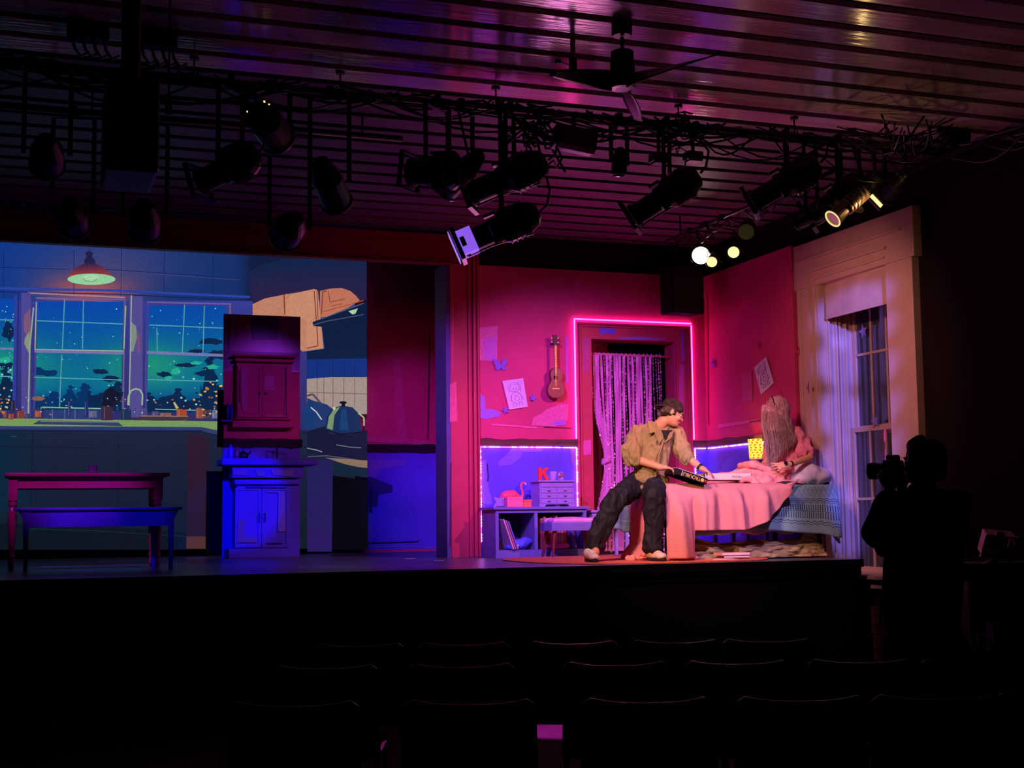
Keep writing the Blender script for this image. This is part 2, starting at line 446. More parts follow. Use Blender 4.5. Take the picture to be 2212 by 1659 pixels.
# ---------------------------------------------------------------- tall frame between the two halves of the stage
fr = thing('trim_2', 'tall pink moulded frame column beside the bedroom', 'frame', (4.2, PY, 1)); fr['kind'] = 'structure'
B().box((4.075, PY-.05, 1), (4.26, PY+.02, 3.99)).build('column_board', m_cas, fr, bevel=.004)
for k, (x0, x1, d) in enumerate(((4.262, 4.288, .07), (4.292, 4.31, .045), (4.314, 4.345, .075), (4.348, 4.362, .04), (4.364, 4.385, .06))):
    B().box((x0, PY-d, 1), (x1, PY+.02, 4.16)).build('column_bead', m_cas, fr, bevel=.006)
B().box((4.03, PY-.045, 1), (4.073, PY+.34, 3.99)).build('column_return', mat('return_blue_grey', L(90, 84, 140), .6), fr)
hd = thing('trim_3', 'long dark red header above the kitchen set', 'header', (0, PY, 4)); hd['kind'] = 'structure'
m_hdr = mat('header_red', L(150, 40, 52), .55, var=.12, scale=2)
B().box((-6, PY-.05, 4.0), (4.26, PY+.02, 4.24)).build('header_board', m_hdr, hd)
B().box((-6, PY-.08, 3.975), (4.1, PY+.02, 4.0)).build('header_bead', m_hdr, hd, bevel=.005)
B().box((-6, PY-.065, 4.01), (4.1, PY-.048, 4.025)).build('header_bead', m_hdr, hd, bevel=.004)
B().box((-6, PY-.075, 4.24), (4.26, PY+.02, 4.285)).build('header_bead', m_hdr, hd, bevel=.005)
B().box((-6, PY-.06, 4.19), (4.26, PY-.048, 4.2)).build('header_bead', m_hdr, hd)

# ---------------------------------------------------------------- LED strips
def led_mat(name, c, s):
    return mat(name, (.8, .8, .8), .4, var=0, emit=c, es=s)
m_ledp = led_mat('led_pink', (1.0, .03, .50), 14)
m_ledv = led_mat('led_violet', (.60, .03, 1.0), 12)
m_bulb = led_mat('led_chip', (1.0, .5, 1.0), 10)
def strip(name, label, pts, m, w=.012, chips=.03):
    t = thing(name, label, 'light strip', pts[0], 0, 'LED light strips on the bedroom walls')
    b = B()
    for a, c in zip(pts, pts[1:]): b.bar(a, c, w)
    b.build('strip', m, t)
    c_ = B(); rr = random.Random(len(label))
    for a, c in zip(pts, pts[1:]):
        a, c = V(a), V(c); n = int((c-a).length/chips)
        for k in range(n):
            if rr.random() < .35 or m is m_ledp: continue
            p = a.lerp(c, (k+.5)/n) + V((0, 0, 0)); c_.obox(p + V((0, -.007, 0)), .012, .008, .012)
    if c_.v: o = c_.build('light_chip', m_bulb, t); o['kind'] = 'stuff'
    return t
sx0, sx1, sz1 = ox0-.02, ox1+.02, oz1+.035
yy = PY-.02
strip('led_strip', 'pink light strip running up and over the doorway to its left and top', [(sx0, yy, 2.21), (sx0, yy, sz1), (sx1, yy, sz1+.0), ], m_ledp)
strip('led_strip', 'pink light strip down the right side of the doorway', [(sx1, yy, sz1-.02), (sx1, yy, 2.21)], m_ledp, .010, .3)
yv = PY-.022
strip('led_strip', 'violet light strip around the blue wall panel behind the desk', [(4.395, yv, 1.15), (4.395, yv, RZ0-.02), (5.455, yv, RZ0-.02), (5.455, yv, 1.5)], m_ledv, .010)
strip('led_strip', 'violet light strip under the rail right of the doorway', [(6.835, yv, 1.75), (6.835, yv, RZ0-.02), (PX-.03, yv, RZ0-.02)], m_ledv, .010)
strip('led_strip', 'violet light strip under the rail of the side wall above the lamp', [(PX-.02, 13.2, RZ0-.02), (PX-.02, 12.0, RZ0-.02)], m_ledv, .010)
# ---------------------------------------------------------------- tall window of the theatre
win = thing('window_1', 'tall cream sash window with wide moulded casing and a short roller blind', 'window', (WX, 10.4, .8)); win['kind'] = 'structure'
XF = 7.03                                             # face of the casing boards
m_glass = mat('window_glass', (.55, .6, .75), .02, var=0, trans=.92, spec=.9)
jo, ji = .0, .0
oy0, oy1 = 9.90, 10.95                                # clear opening between casings
ot = 3.60
b = B().box((XF, 11.40, .9), (WX+.01, 11.03, 3.55)); b.build('casing_board', m_cream, win, bevel=.004)
B().box((XF, 9.57, .9), (WX+.01, 9.95, 3.55)).build('casing_board', m_cream, win, bevel=.004)
B().box((XF-.01, 9.52, 3.55), (WX+.01, 11.46, 3.98)).build('head_board', m_cream, win, bevel=.004)
# crown step at the downstage end, beads
B().box((XF-.04, 9.68, 3.80), (XF-.008, 11.36, 3.82)).build('head_bead', m_cream, win, bevel=.003)
B().box((XF-.04, 9.90, 3.68), (XF-.008, 11.20, 3.70)).build('head_bead', m_cream, win, bevel=.003)
B().box((XF-.02, 11.32, 1.0), (XF+.002, 11.34, 3.55)).build('casing_bead', m_cream, win, bevel=.004)
B().box((XF-.03, 11.15, 1.0), (XF+.002, 11.18, 3.68)).build('casing_bead', m_cream, win, bevel=.005)
B().box((XF-.02, 11.05, 1.0), (XF+.002, 11.07, 3.6)).build('casing_bead', m_cream, win, bevel=.004)
B().box((XF-.03, 11.07, 3.60), (WX+.02, 9.93, 3.62)).build('head_bead', m_cream, win, bevel=.004)
# deep jambs and head
JX = 7.40
B().box((WX+.01, 11.028, .82), (JX+.1, 11.08, 3.62)).build('jamb', m_cream, win)
for k, x in enumerate((7.12, 7.20, 7.235, 7.30)):
    B().box((x, 11.0, .84), (x+.018, 11.027, 3.6)).build('jamb_stop', m_cream, win, bevel=.003)
B().box((WX+.01, 9.9, .82), (JX+.1, 9.952, 3.62)).build('jamb', m_cream, win)
B().box((WX+.01, 9.95, 3.6), (JX+.1, 11.03, 3.64)).build('head_jamb', m_cream, win)
B().box((XF-.06, 9.52, .82), (JX+.05, 11.08, .86)).build('sill', m_cream, win, bevel=.008)
B().box((XF, 9.57, .74), (WX+.01, 11.05, .81)).build('apron', m_cream, win, bevel=.006)
def sash(x, z0, z1, name, lab):
    y0, y1 = 9.96, 11.02
    s = B(); s.box((x, y0, z0), (x+.035, y0+.045, z1)); s.box((x, y1-.045, z0), (x+.035, y1, z1))
    s.box((x, y0+.045, z0), (x+.035, y1-.045, z0+.05)); s.box((x, y0+.045, z1-.05), (x+.035, y1-.045, z1))
    fr_ = s.build(name, m_cream, win, bevel=.004); fr_['label'] = lab
    for k in (1, 2, 3):
        yk = y0+.045 + (y1-y0-.09)*k/4
        B().box((x+.004, yk-.012, z0+.05), (x+.03, yk+.012, z1-.05)).build('muntin', m_cream, fr_)
    zk = (z0+z1)/2
    B().box((x+.001, y0+.045, zk-.012), (x+.033, y1-.045, zk+.012)).build('muntin', m_cream, fr_)
    for j in range(4):
        for h in range(2):
            ya = y0+.045+(y1-y0-.09)*j/4+.012; yb = y0+.045+(y1-y0-.09)*(j+1)/4-.012
            za = (z0+.05, zk+.012)[h]; zb = (zk-.012, z1-.05)[h]
            B().box((x+.014, ya, za), (x+.018, yb, zb)).build('pane', m_glass, fr_)
sash(7.39, 2.16, 3.6, 'upper_sash', 'upper sash, eight panes')
sash(7.345, .86, 2.20, 'lower_sash', 'lower sash, eight panes')
st(B().box((7.6, 9.0, .2), (7.64, 12.2, 4.2)).build('wall_outside', mat('night_outside', (.01, .012, .05), .5)), 'dark outside seen through the window')
# roller blind
rb = thing('roller_blind', 'short cream roller blind pulled down at the top of the tall window', 'blind', (7.13, 10.42, 3.56))
B().cyl((7.12, 9.97, 3.545), (7.12, 11.0, 3.545), .038, seg=18).build('roll', m_cream, rb, smooth=True)
B().sheet(lambda u, v: (7.085, 9.98+1.0*u, 3.545-.32*v), 6, 3).build('blind_cloth', mat('blind_fabric', CREAM, .8), rb, solid=.003)
B().box((7.078, 9.98, 3.215), (7.093, 10.98, 3.235)).build('bottom_rail', m_cream, rb)
# ================================================================ kitchen set, left half of the stage
SY = 16.2
class Pic:                                            # flat artwork on a plane, each patch its own thin layer
    def __init__(s, fn, step): s.b = B(); s.fn = fn; s.k = 0; s.step = V(step)
    def grid(s, x0, y0, x1, y1, nx, ny, cf):
        o = s.step*s.k; s.k += 1
        for i in range(nx):
            for j in range(ny):
                c = [(x0+(x1-x0)*(i+a)/nx, y0+(y1-y0)*(j+b_)/ny) for a, b_ in ((0,0),(0,1),(1,1),(1,0))]
                s.b.q([s.fn(*p)+o for p in c], [L(*cf(*p)) for p in c])
    def poly(s, pts, col):
        o = s.step*s.k; s.k += .25
        cl = col if callable(col) else None
        s.b.q([s.fn(*p)+o for p in pts], [L(*cl(*p)) for p in pts] if cl else L(*col))
    def rect(s, x0, y0, x1, y1, col): s.poly([(x0,y0),(x0,y1),(x1,y1),(x1,y0)], col)
    def line(s, pts, w, col):
        o = s.step*s.k; s.k += .25
        for (x0,y0),(x1,y1) in zip(pts, pts[1:]):
            dx, dy = x1-x0, y1-y0; l = math.hypot(dx, dy) or 1; nx, ny = -dy/l*w/2, dx/l*w/2
            s.b.q([s.fn(*p)+o for p in ((x0+nx,y0+ny),(x1+nx,y1+ny),(x1-nx,y1-ny),(x0-nx,y0-ny))], L(*col))
    def blobp(s, cx, cy, rx, ry, col, n=22, rough=.0, seed=0):
        rr = random.Random(seed+int(cx*7+cy))
        s.poly([(cx+rx*math.cos(2*PI*k/n)*(1-rough*rr.random()), cy-ry*math.sin(2*PI*k/n)*(1-rough*rr.random())) for k in range(n)], col)
def lerp3(a, b_, t):
    t = max(0, min(1, t)); return tuple(a[i]+(b_[i]-a[i])*t for i in range(3))
g = Pic(lambda x, y: at(x, y, Y=SY), (0, -.0025, 0))
def base(x, y):
    c = lerp3((16, 58, 142), (24, 50, 108), (x-100)/420)
    gl = math.exp(-((x-195)/95)**2-((y-622)/34)**2); c = lerp3(c, (205, 92, 78), gl*1.1)
    gl = math.exp(-((x-230)/150)**2-((y-570)/60)**2); c = lerp3(c, (78, 72, 122), gl*.75)
    if x > 515: c = lerp3(c, (17, 30, 66), (x-515)/30)
    return c
g.grid(-160, 520, 775, 660, 60, 10, base)
def low(x, y):
    c = lerp3((30, 38, 64), (18, 27, 48), (y-930)/260)
    c = lerp3(c, (12, 42, 66), max(0, 1-x/90))
    if y > 1120: c = lerp3(c, (20, 32, 42), .8)
    return c
g.grid(-160, 925, 775, 1186, 20, 8, low)
g.grid(-160, 650, 775, 930, 8, 4, lambda x, y: lerp3((58, 62, 150), (48, 44, 104), (y-650)/280))
for x in (8, 160, 262, 355, 460): g.line([(x, 540), (x-1, 640)], 1.2, (14, 34, 92))
g.line([(200, 580), (520, 602)], 1.6, (30, 40, 92)); g.line([(200, 583), (520, 605)], 1, (70, 76, 140))
g.line([(0, 578), (150, 582)], 1.2, (16, 36, 96))
# moulding above windows
g.line([(-160, 620), (250, 628), (540, 642)], 5, (44, 70, 170)); g.line([(-160, 627), (250, 636), (540, 650)], 2, (18, 36, 100))
g.line([(60, 633), (270, 643)], 3.2, (176, 128, 150)); g.line([(78, 645), (265, 653)], 2.4, (150, 86, 120))
def sky(x, y):
    t = (y-650)/240
    c = lerp3((8, 72, 176), (10, 108, 150), t*1.6)
    k = math.exp(-((y-790)/48)**2)*(.55+.45*math.sin(x*.021+1.2)); c = lerp3(c, (30, 150, 124), k*1.0)
    return lerp3(c, (8, 66, 132), (y-835)/45)
def leaves(x0, x1, yb, h, col, seed, n=26):
    rr = random.Random(seed)
    def top(x): return yb-h*(.30+.62*abs(noise.noise(V((x*.030, seed, 0)))*2.0))
    o = g.step*g.k; g.k += .25
    for k in range(n):
        a, c_ = x0+(x1-x0)*k/n, x0+(x1-x0)*(k+1)/n
        g.b.q([g.fn(*q)+o for q in ((a, yb), (a, top(a)), (c_, top(c_)), (c_, yb))], L(*col))
    for k in range(n*2):
        x = rr.uniform(x0+4, x1-4); r_ = rr.uniform(2.5, 7)
        g.blobp(x, top(x)+rr.uniform(-r_*.3, r_), r_*1.6, r_*.8, col, 12, .35, seed)
def window(xa, xb, xc, xd, yt, yb, muntx, mym, ymid):
    # xa..xb at the top, xc..xd at the bottom
    n = 8
    o = g.step*g.k; g.k += 1
    for i in range(n):
        for j in range(14):
            def P(a, b_):
                t = b_/14; x0 = xa+(xc-xa)*t; x1 = xb+(xd-xb)*t; return (x0+(x1-x0)*a/n, yt+(yb-yt)*t)
            c = [P(i,j), P(i,j+1), P(i+1,j+1), P(i+1,j)]
            g.b.q([g.fn(*p)+o for p in c], [L(*sky(*p)) for p in c])
window(-120, 34, -120, 30, 646, 888, [], 0, 0)
window(81, 265, 74, 261, 652, 888, [], 0, 0)
window(317, 487, 312, 487, 661, 892, [], 0, 0)
TR = (9, 52, 104); TR2 = (12, 40, 78)
leaves(74, 262, 888, 62, TR, 3); leaves(190, 262, 888, 92, TR2, 8, 16); leaves(74, 120, 812, 16, TR, 5, 10)
leaves(312, 487, 892, 78, TR2, 11); leaves(430, 487, 892, 150, TR2, 13, 16); leaves(-120, 30, 888, 160, TR2, 15)
for (cx, cy, rx, ry) in ((450, 742, 34, 9), (470, 770, 30, 12), (420, 762, 24, 5), (400, 792, 30, 6), (440, 810, 26, 8), (352, 812, 22, 7), (18, 720, 16, 26), (10, 790, 24, 14), (215, 806, 22, 7), (238, 822, 24, 8)):
    g.blobp(cx, cy, rx, ry, TR2, 18, .45, 5)
for (cx, cy, rx, ry) in ((12, 782, 18, 9), (455, 796, 18, 6), (376, 806, 14, 9), (360, 820, 12, 5), (420, 788, 16, 5)):
    g.blobp(cx, cy, rx, ry, (40, 176, 150), 16, .5, 9)
rr = random.Random(4)
for k in range(120):
    x = rr.choice((rr.uniform(0, 30), rr.uniform(78, 258), rr.uniform(318, 480))); y = rr.uniform(660, 885)
    r_ = rr.uniform(.5, 1.5) if y < 800 else rr.uniform(.7, 2.3)
    g.blobp(x, y, r_*1.2, r_, rr.choice(((120, 220, 215), (150, 230, 210), (90, 190, 220))), 7)
# window joinery
FRC = (74, 70, 150); HI = (150, 182, 150); MU = (92, 168, 178)
def fr_rect(x0, x1, yt, yb, xb0=None, xb1=None):
    g.line([(x0-3, yt), (x1+3, yt+4)], 3, (110, 96, 160)); g.line([(x0, yt+2), (xb0 or x0, yb)], 4, (66, 66, 150)); g.line([(x1, yt+4), (xb1 or x1, yb)], 4, (104, 92, 140))
fr_rect(80, 266, 651, 888, 73, 262); fr_rect(316, 490, 660, 892, 311, 490)
g.line([(34, 646), (30, 888)], 6, (52, 62, 160)); g.line([(40, 640), (36, 890)], 3, (34, 44, 120))
g.rect(46, 640, 66, 905, (82, 74, 152)); g.rect(276, 648, 304, 905, (86, 78, 148))
g.poly([(66, 672), (52, 690), (51, 720), (60, 735), (66, 735)], (128, 90, 124)); g.poly([(64, 722), (54, 735), (52, 748), (60, 765), (63, 770)], (140, 150, 132))
g.poly([(278, 700), (290, 712), (292, 735), (284, 765), (278, 766)], (128, 146, 132)); g.poly([(292, 716), (298, 735), (298, 770), (292, 766)], (122, 78, 130))
g.line([(72, 672), (64, 755), (61, 900)], 3, (150, 178, 138)); g.line([(78, 660), (75, 760)], 2, (160, 196, 140)); g.line([(280, 646), (278, 760), (275, 880)], 2.4, (160, 176, 160)); g.line([(268, 668), (264, 760)], 2.4, (150, 190, 150))
g.line([(74, 764), (264, 768)], 7, (128, 118, 168)); g.line([(74, 761), (264, 764)], 1.6, (170, 190, 170)); g.line([(313, 767), (486, 774)], 6, (120, 120, 180)); g.line([(-100, 757), (30, 760)], 5, (118, 122, 180))
for p in ([(138, 655), (133, 762)], [(178, 656), (176, 760)], [(79, 700), (262, 707)], [(132, 772), (127, 884)], [(73, 820), (260, 826)]): g.line(p, 2, MU)
for p in ([(393, 666), (388, 768)], [(435, 668), (432, 768)], [(318, 709), (484, 716)], [(314, 825), (460, 829)], [(334, 715), (335, 764)]): g.line(p, 2, MU)
g.line([(-60, 697), (30, 699)], 2, MU); g.line([(-60, 816), (26, 819)], 2, MU)
# pendant lamp
g.poly([(189, 546), (191, 546), (191, 552), (199, 556), (196, 564), (203, 572), (202, 580), (181, 580), (179, 572), (185, 564), (181, 556), (189, 552)], (36, 34, 74))
g.poly([(181, 578), (202, 578), (222, 588), (240, 606), (236, 612), (150, 606), (146, 604), (158, 590)], lambda x, y: lerp3((44, 36, 80), (168, 60, 56), (y-580)/24))
g.blobp(195, 612, 51, 12, (150, 214, 164), 30); g.blobp(194, 609, 19, 6.5, (176, 222, 178), 20); g.line([(177, 610), (184, 616), (198, 617), (208, 611)], 1.4, (100, 160, 118))
# worktop and clutter
g.poly([(-160, 908), (60, 908), (470, 914), (487, 936), (430, 928), (-160, 922)], (124, 158, 96))
g.poly([(84, 912), (250, 915), (262, 924), (70, 920)], (56, 66, 100)); g.line([(86, 914), (250, 916)], 1.6, (116, 120, 160)); g.line([(-160, 926), (430, 929), (460, 936)], 6, (44, 64, 116))
g.line([(430, 931), (487, 944)], 8, (56, 62, 110))
g.line([(-60, 933), (430, 936), (487, 952)], 2, (20, 30, 62))
def jar(x, y, w_, h, c, lid=None):
    g.rect(x-w_/2, y-h, x+w_/2, y, c)
    if lid: g.rect(x-w_/2-1, y-h-3, x+w_/2+1, y-h, lid)
    g.line([(x-w_/4, y-h+2), (x-w_/4, y-2)], 1.2, lerp3(c, (230, 220, 200), .35))
g.line([(88, 884), (215, 887)], 2.6, (130, 190, 150)); g.line([(88, 884), (86, 908)], 2.2, (110, 160, 120)); g.line([(330, 888), (470, 892)], 2, (130, 180, 170))
g.rect(95, 890, 215, 908, (44, 62, 118)); 
for x in (112, 138, 160, 190): g.line([(x, 889), (x, 908)], 1.6, (100, 110, 170))
for k, (x, y, w_, h, c) in enumerate(((10, 906, 9, 14, (146, 74, 60)), (24, 910, 12, 12, (150, 70, 52)), (44, 908, 16, 16, (130, 60, 52)), (28, 892, 8, 22, (44, 34, 60)), (80, 908, 18, 20, (64, 54, 100)), (82, 905, 12, 13, (168, 82, 62)), (60, 908, 10, 10, (60, 60, 110)), (148, 905, 6, 34, (40, 50, 110)), (184, 904, 8, 32, (34, 46, 108)), (198, 906, 16, 14, (96, 100, 140)), (228, 912, 24, 30, (64, 42, 66)), (268, 910, 22, 22, (30, 52, 84)), (306, 908, 14, 22, (80, 70, 130)), (330, 909, 14, 16, (84, 76, 120)), (352, 908, 24, 12, (150, 92, 64)), (386, 912, 22, 24, (166, 78, 50)), (424, 908, 16, 22, (150, 80, 62)), (440, 908, 14, 18, (84, 54, 60)), (456, 908, 12, 14, (100, 112, 150)))):
    jar(x, y, w_, h, c)
g.blobp(82, 866, 14, 5, (140, 96, 84), 12); g.blobp(226, 871, 9, 5, (176, 118, 84), 12)
g.poly([(216, 880), (222, 850), (236, 840), (250, 852), (262, 858), (246, 878), (238, 884)], (22, 26, 50)); g.line([(240, 880), (262, 852)], 3, (30, 30, 60))
g.line([(272, 880), (273, 862), (278, 850), (288, 845), (298, 848), (303, 858), (302, 880)], 3.2, (158, 186, 160))
g.poly([(368, 875), (371, 873), (380, 886), (374, 888)], (196, 190, 120)); g.poly([(384, 880), (398, 872), (402, 888), (388, 890)], (24, 32, 60))
g.blobp(345, 908, 62, 5, (70, 52, 66), 20); g.line([(300, 903), (400, 904)], 2, (150, 120, 96))
for k in range(70):
    x = rr.choice((rr.gauss(8, 9), rr.gauss(462, 16), rr.gauss(446, 14))); y = rr.uniform(832, 905)
    if x > 484: continue
    g.blobp(x, y, rr.uniform(2, 5), rr.uniform(1.4, 3), rr.choice(((214, 168, 92), (196, 128, 74), (28, 40, 66), (30, 30, 50), (230, 200, 130), (150, 90, 60))), 8, .3)
for k in range(60):
    x = rr.uniform(0, 470); y = rr.uniform(864, 906)
    g.blobp(x, y, rr.uniform(1, 2.6), rr.uniform(.8, 1.8), rr.choice(((170, 200, 190), (120, 170, 210), (190, 120, 90), (60, 80, 140))), 6)
# lower cupboards
g.line([(70, 935), (66, 1120)], 1.4, (18, 22, 44)); g.line([(250, 936), (250, 1100)], 1.2, (18, 22, 44)); g.line([(0, 968), (200, 972)], 1.4, (20, 24, 44)); g.line([(24, 947), (36, 948)], 1.6, (70, 66, 90))
g.poly([(396, 940), (442, 948), (441, 1184), (394, 1184)], lambda x, y: lerp3((48, 30, 52), (40, 24, 34), (y-940)/240)); g.poly([(394, 1158), (441, 1158), (441, 1184), (394, 1184)], (84, 50, 36))
g.poly([(-160, 1128), (200, 1134), (394, 1150), (394, 1186), (-160, 1186)], (14, 24, 34)); g.line([(60, 1142), (200, 1146), (392, 1158)], 1.6, (22, 44, 52))
# right side: cupboards, hood, tiles, kettle
g.poly([(525, 600), (545, 588), (600, 572), (775, 575), (775, 660), (640, 655), (535, 668), (528, 640)], lambda x, y: lerp3((22, 38, 78), (44, 34, 74), (y-590)/60))
g.poly([(534, 668), (560, 656), (600, 648), (648, 640), (664, 638), (672, 640), (684, 762), (640, 768), (534, 700)], (196, 132, 106))
g.poly([(612, 650), (640, 641), (664, 636), (671, 638), (683, 760), (648, 762), (648, 700), (600, 690)], (206, 142, 112))
g.line([(600, 646), (602, 690)], 2, (120, 40, 38)); g.line([(605, 646), (607, 690)], 1, (230, 140, 100)); g.line([(664, 640), (672, 756), (648, 761)], 1.8, (120, 44, 44)); g.line([(670, 638), (672, 700)], 1.4, (110, 40, 40))
g.poly([(676, 640), (700, 635), (722, 634), (740, 640), (752, 650), (760, 660), (735, 676), (690, 694), (676, 696)], (196, 118, 92))
g.line([(679, 690), (682, 642), (690, 640)], 1.6, (110, 40, 40)); g.line([(694, 640), (697, 664), (728, 657)], 1.2, (120, 44, 40)); g.line([(700, 672), (724, 667)], 1, (130, 50, 44)); g.line([(682, 684), (735, 670), (768, 660)], 2, (170, 84, 60))
g.poly([(660, 706), (676, 700), (768, 664), (775, 662), (775, 800), (686, 762), (680, 716), (662, 714)], (16, 32, 66))
g.line([(676, 700), (768, 666)], 1.8, (96, 100, 130)); g.line([(662, 712), (690, 704), (768, 690)], 1.6, (90, 90, 120)); g.poly([(736, 683), (756, 677), (751, 688), (745, 690)], (176, 214, 176))
g.poly([(648, 780), (775, 774), (775, 826), (648, 826)], (22, 52, 130))
g.poly([(648, 768), (684, 762), (775, 764), (775, 782), (648, 785)], (16, 34, 70))
g.poly([(648, 826), (700, 822), (775, 822), (775, 900), (648, 900)], lambda x, y: (168, 150, 142))
for x in (670, 684, 703, 726, 749): g.line([(x, 824), (x, 886)], 1.1, (112, 72, 76))
for y in (854,): g.line([(648, 854), (775, 858)], 1.1, (112, 72, 76))
for x in (670, 703, 726, 749): g.line([(x, 790), (x, 822)], 1, (14, 34, 96))
g.line([(690, 892), (660, 858), (648, 862)], 4, (96, 70, 84))
g.poly([(648, 866), (662, 872), (690, 880), (706, 892), (690, 950), (648, 950)], (36, 58, 112)); g.blobp(654, 905, 15, 30, (26, 60, 120), 20); g.line([(656, 886), (668, 896), (679, 912)], 2.4, (200, 210, 214))
g.poly([(648, 936), (690, 925), (775, 935), (775, 1000), (700, 992), (648, 980)], (24, 28, 58)); g.line([(648, 972), (668, 976), (680, 980)], 2, (150, 150, 160)); g.line([(710, 965), (740, 970), (762, 971)], 1.6, (120, 130, 140)); g.line([(650, 990), (690, 988), (775, 1000)], 2, (90, 88, 116))
g.poly([(686, 934), (690, 906), (702, 888), (722, 882), (744, 886), (758, 900), (764, 936), (740, 944), (700, 942)], (24, 48, 92))
g.poly([(690, 930), (694, 906), (704, 890), (718, 885), (706, 902), (702, 934)], (128, 152, 108)); g.poly([(720, 890), (730, 888), (736, 934), (716, 934)], (26, 66, 120)); g.blobp(724, 876, 8, 3, (20, 16, 22), 12); g.rect(721, 877, 728, 884, (22, 18, 26)); g.line([(686, 934), (720, 943), (764, 938)], 2.4, (20, 16, 34))
g.line([(756, 898), (768, 908), (768, 925)], 3, (170, 190, 160)); g.blobp(705, 888, 3, 4, (210, 200, 170), 10)
g.poly([(686, 992), (775, 998), (775, 1014), (740, 1010)], (142, 116, 96)); g.poly([(700, 1000), (775, 1016), (775, 1034), (700, 1024)], (22, 40, 60))
g.poly([(702, 1030), (775, 1040), (775, 1186), (700, 1186)], (8, 7, 10)); g.poly([(648, 1000), (702, 996), (700, 1190), (648, 1190)], lambda x, y: lerp3((36, 34, 92), (44, 28, 98), (y-1000)/190))
scr = thing('projection_screen', 'wide backdrop screen glowing with a painted kitchen and three night windows', 'screen', (1.2, SY, 1.05))
B().box((-3.2, SY+.004, 1.06), (3.83, SY+.04, 4.53)).build('screen_cloth', m_black, scr)
B().box((-3.2, SY-.02, 1.0), (3.83, SY+.05, 1.055)).build('bottom_bar', m_black, scr)
g.b.build('kitchen_picture', mat_attr('projected_picture', True, strength=.90, grain=.10), scr)
B().box((3.79, SY-.06, 1.0), (3.835, SY+.06, 4.6)).build('side_mask', m_black, scr)

# ---- painted panel flat right of the screen
pf = thing('wall_panel_flat', 'dark pink over blue painted flat between the screen and the tall frame', 'scenery flat', (4.35, 16.0, 1)); pf['kind'] = 'structure'
ZR = (at(860, 962, Y=16.0).z, at(860, 976, Y=16.0).z)
xl, xr = 3.78, 4.93
B().box((xl, 16.0, 1.0), (xr, 16.04, 4.7)).build('upper_board', m_pink, pf)
B().box((xl, 15.995, 1.03), (xr, 16.0, ZR[1])).build('lower_board', m_blue, pf)
b = B(); ragged(b, xl, xr, ZR[1]-.01, ZR[0]+.01, 15.995, .02, seed=7); b.build('chair_rail', mat('rail_black', (.01,.008,.01), .7), pf)
m_paint = mat_attr('brushed_paint', rough=.6, grain=.12)
q = Pic(lambda x, y: at(x, y, Y=15.99), (0, -.0015, 0))
LB = (112, 106, 196); DB = (34, 32, 110); LP = (214, 92, 130); DP = (70, 18, 36)
q.poly([(775, 990), (880, 994), (872, 1006), (822, 1012), (812, 1030), (786, 1036), (778, 1034)], LB)
q.poly([(776, 1036), (800, 1030), (848, 1048), (848, 1064), (818, 1068), (814, 1094), (800, 1096), (796, 1180), (778, 1180)], DB)
q.poly([(800, 1028), (804, 1110), (800, 1112), (798, 1060)], (10, 10, 24)); q.line([(778, 1174), (850, 1172), (905, 1170)], 3, (10, 10, 40)); q.line([(770, 1182), (900, 1180), (955, 1187)], 3, LB)
q.poly([(796, 1106), (804, 1110), (802, 1170), (794, 1170)], LB)
q.line([(928, 720), (926, 880), (924, 950)], 3, DP); q.poly([(848, 772), (866, 774), (872, 880), (880, 950), (858, 950), (854, 860)], LP)
q.poly([(770, 942), (860, 944), (922, 952), (918, 960), (772, 954)], LP); q.line([(770, 804), (788, 806)], 4, DP)
q.b.build('brushwork', m_paint, pf)

# ---- narrow flat with cupboards
CY = 15.0
def px(b, x0, y0, x1, y1, Y, d):
    a = at(x0, y0, Y=Y); c = at(x1, y1, Y=Y); b.box((a.x, Y-d, a.z), (c.x, Y, c.z)); return b
cf = thing('wall_cupboard_flat', 'narrow painted flat, purple above and blue below, carrying two cupboards', 'scenery flat', (2.46, CY, 1)); cf['kind'] = 'structure'
c0, c1 = at(481, 940, Y=CY).x, at(648, 940, Y=CY).x
zt = at(565, 681, Y=CY).z; zr0 = at(565, 965, Y=CY).z; zr1 = at(565, 948, Y=CY).z
m_purp = mat('gloss_purple_paint', L(150, 52, 120), .25, var=.2, scale=3)
B().box((c0, CY, 1.0), (c1, CY+.04, zt)).build('upper_board', m_purp, cf)
px(B(), 484, 758, 646, 800, CY, .004).build('dark_band', mat('dark_plum_gloss', L(70, 20, 50), .3), cf)
px(B(), 484, 800, 646, 948, CY, .004).build('mid_board', m_pink, cf)
B().box((c0, CY-.008, 1.0), (c1, CY, zr0)).build('lower_board', m_blue, cf)
b = B(); ragged(b, c0, c1+.02, zr0-.005, zr1, CY-.006, .03, seed=3, n=14); b.build('chair_rail', mat('rail_black', (.01,.008,.01), .7), cf)
px(B(), 446, 1018, 478, 1196, CY, .05).build('black_side_box', m_black, cf)
px(B(), 470, 843, 482, 966, CY, .03).build('black_side_board', m_black, cf)
q = Pic(lambda x, y: at(x, y, Y=CY-.01), (0, -.0015, 0))
q.line([(553, 687), (562, 688), (572, 692)], 3, (250, 240, 255)); q.line([(566, 684), (586, 688)], 1.6, (240, 220, 250)); q.line([(580, 696), (588, 702)], 2, (240, 210, 240)); q.line([(558, 706), (563, 713)], 1.4, (170, 130, 230)); q.line([(612, 704), (622, 707)], 1.6, (190, 120, 130))  # highlights on the gloss purple, drawn in as pale strokes
q.line([(496, 690), (495, 760)], 4, (20, 8, 24)); q.poly([(510, 684), (540, 682), (536, 733), (510, 733)], (150, 60, 96)); q.poly([(542, 684), (602, 686), (600, 733), (546, 733)], (70, 40, 130))
q.poly([(497, 1030), (497, 1000), (530, 1000), (530, 1030)], BLUE and (96, 90, 190))
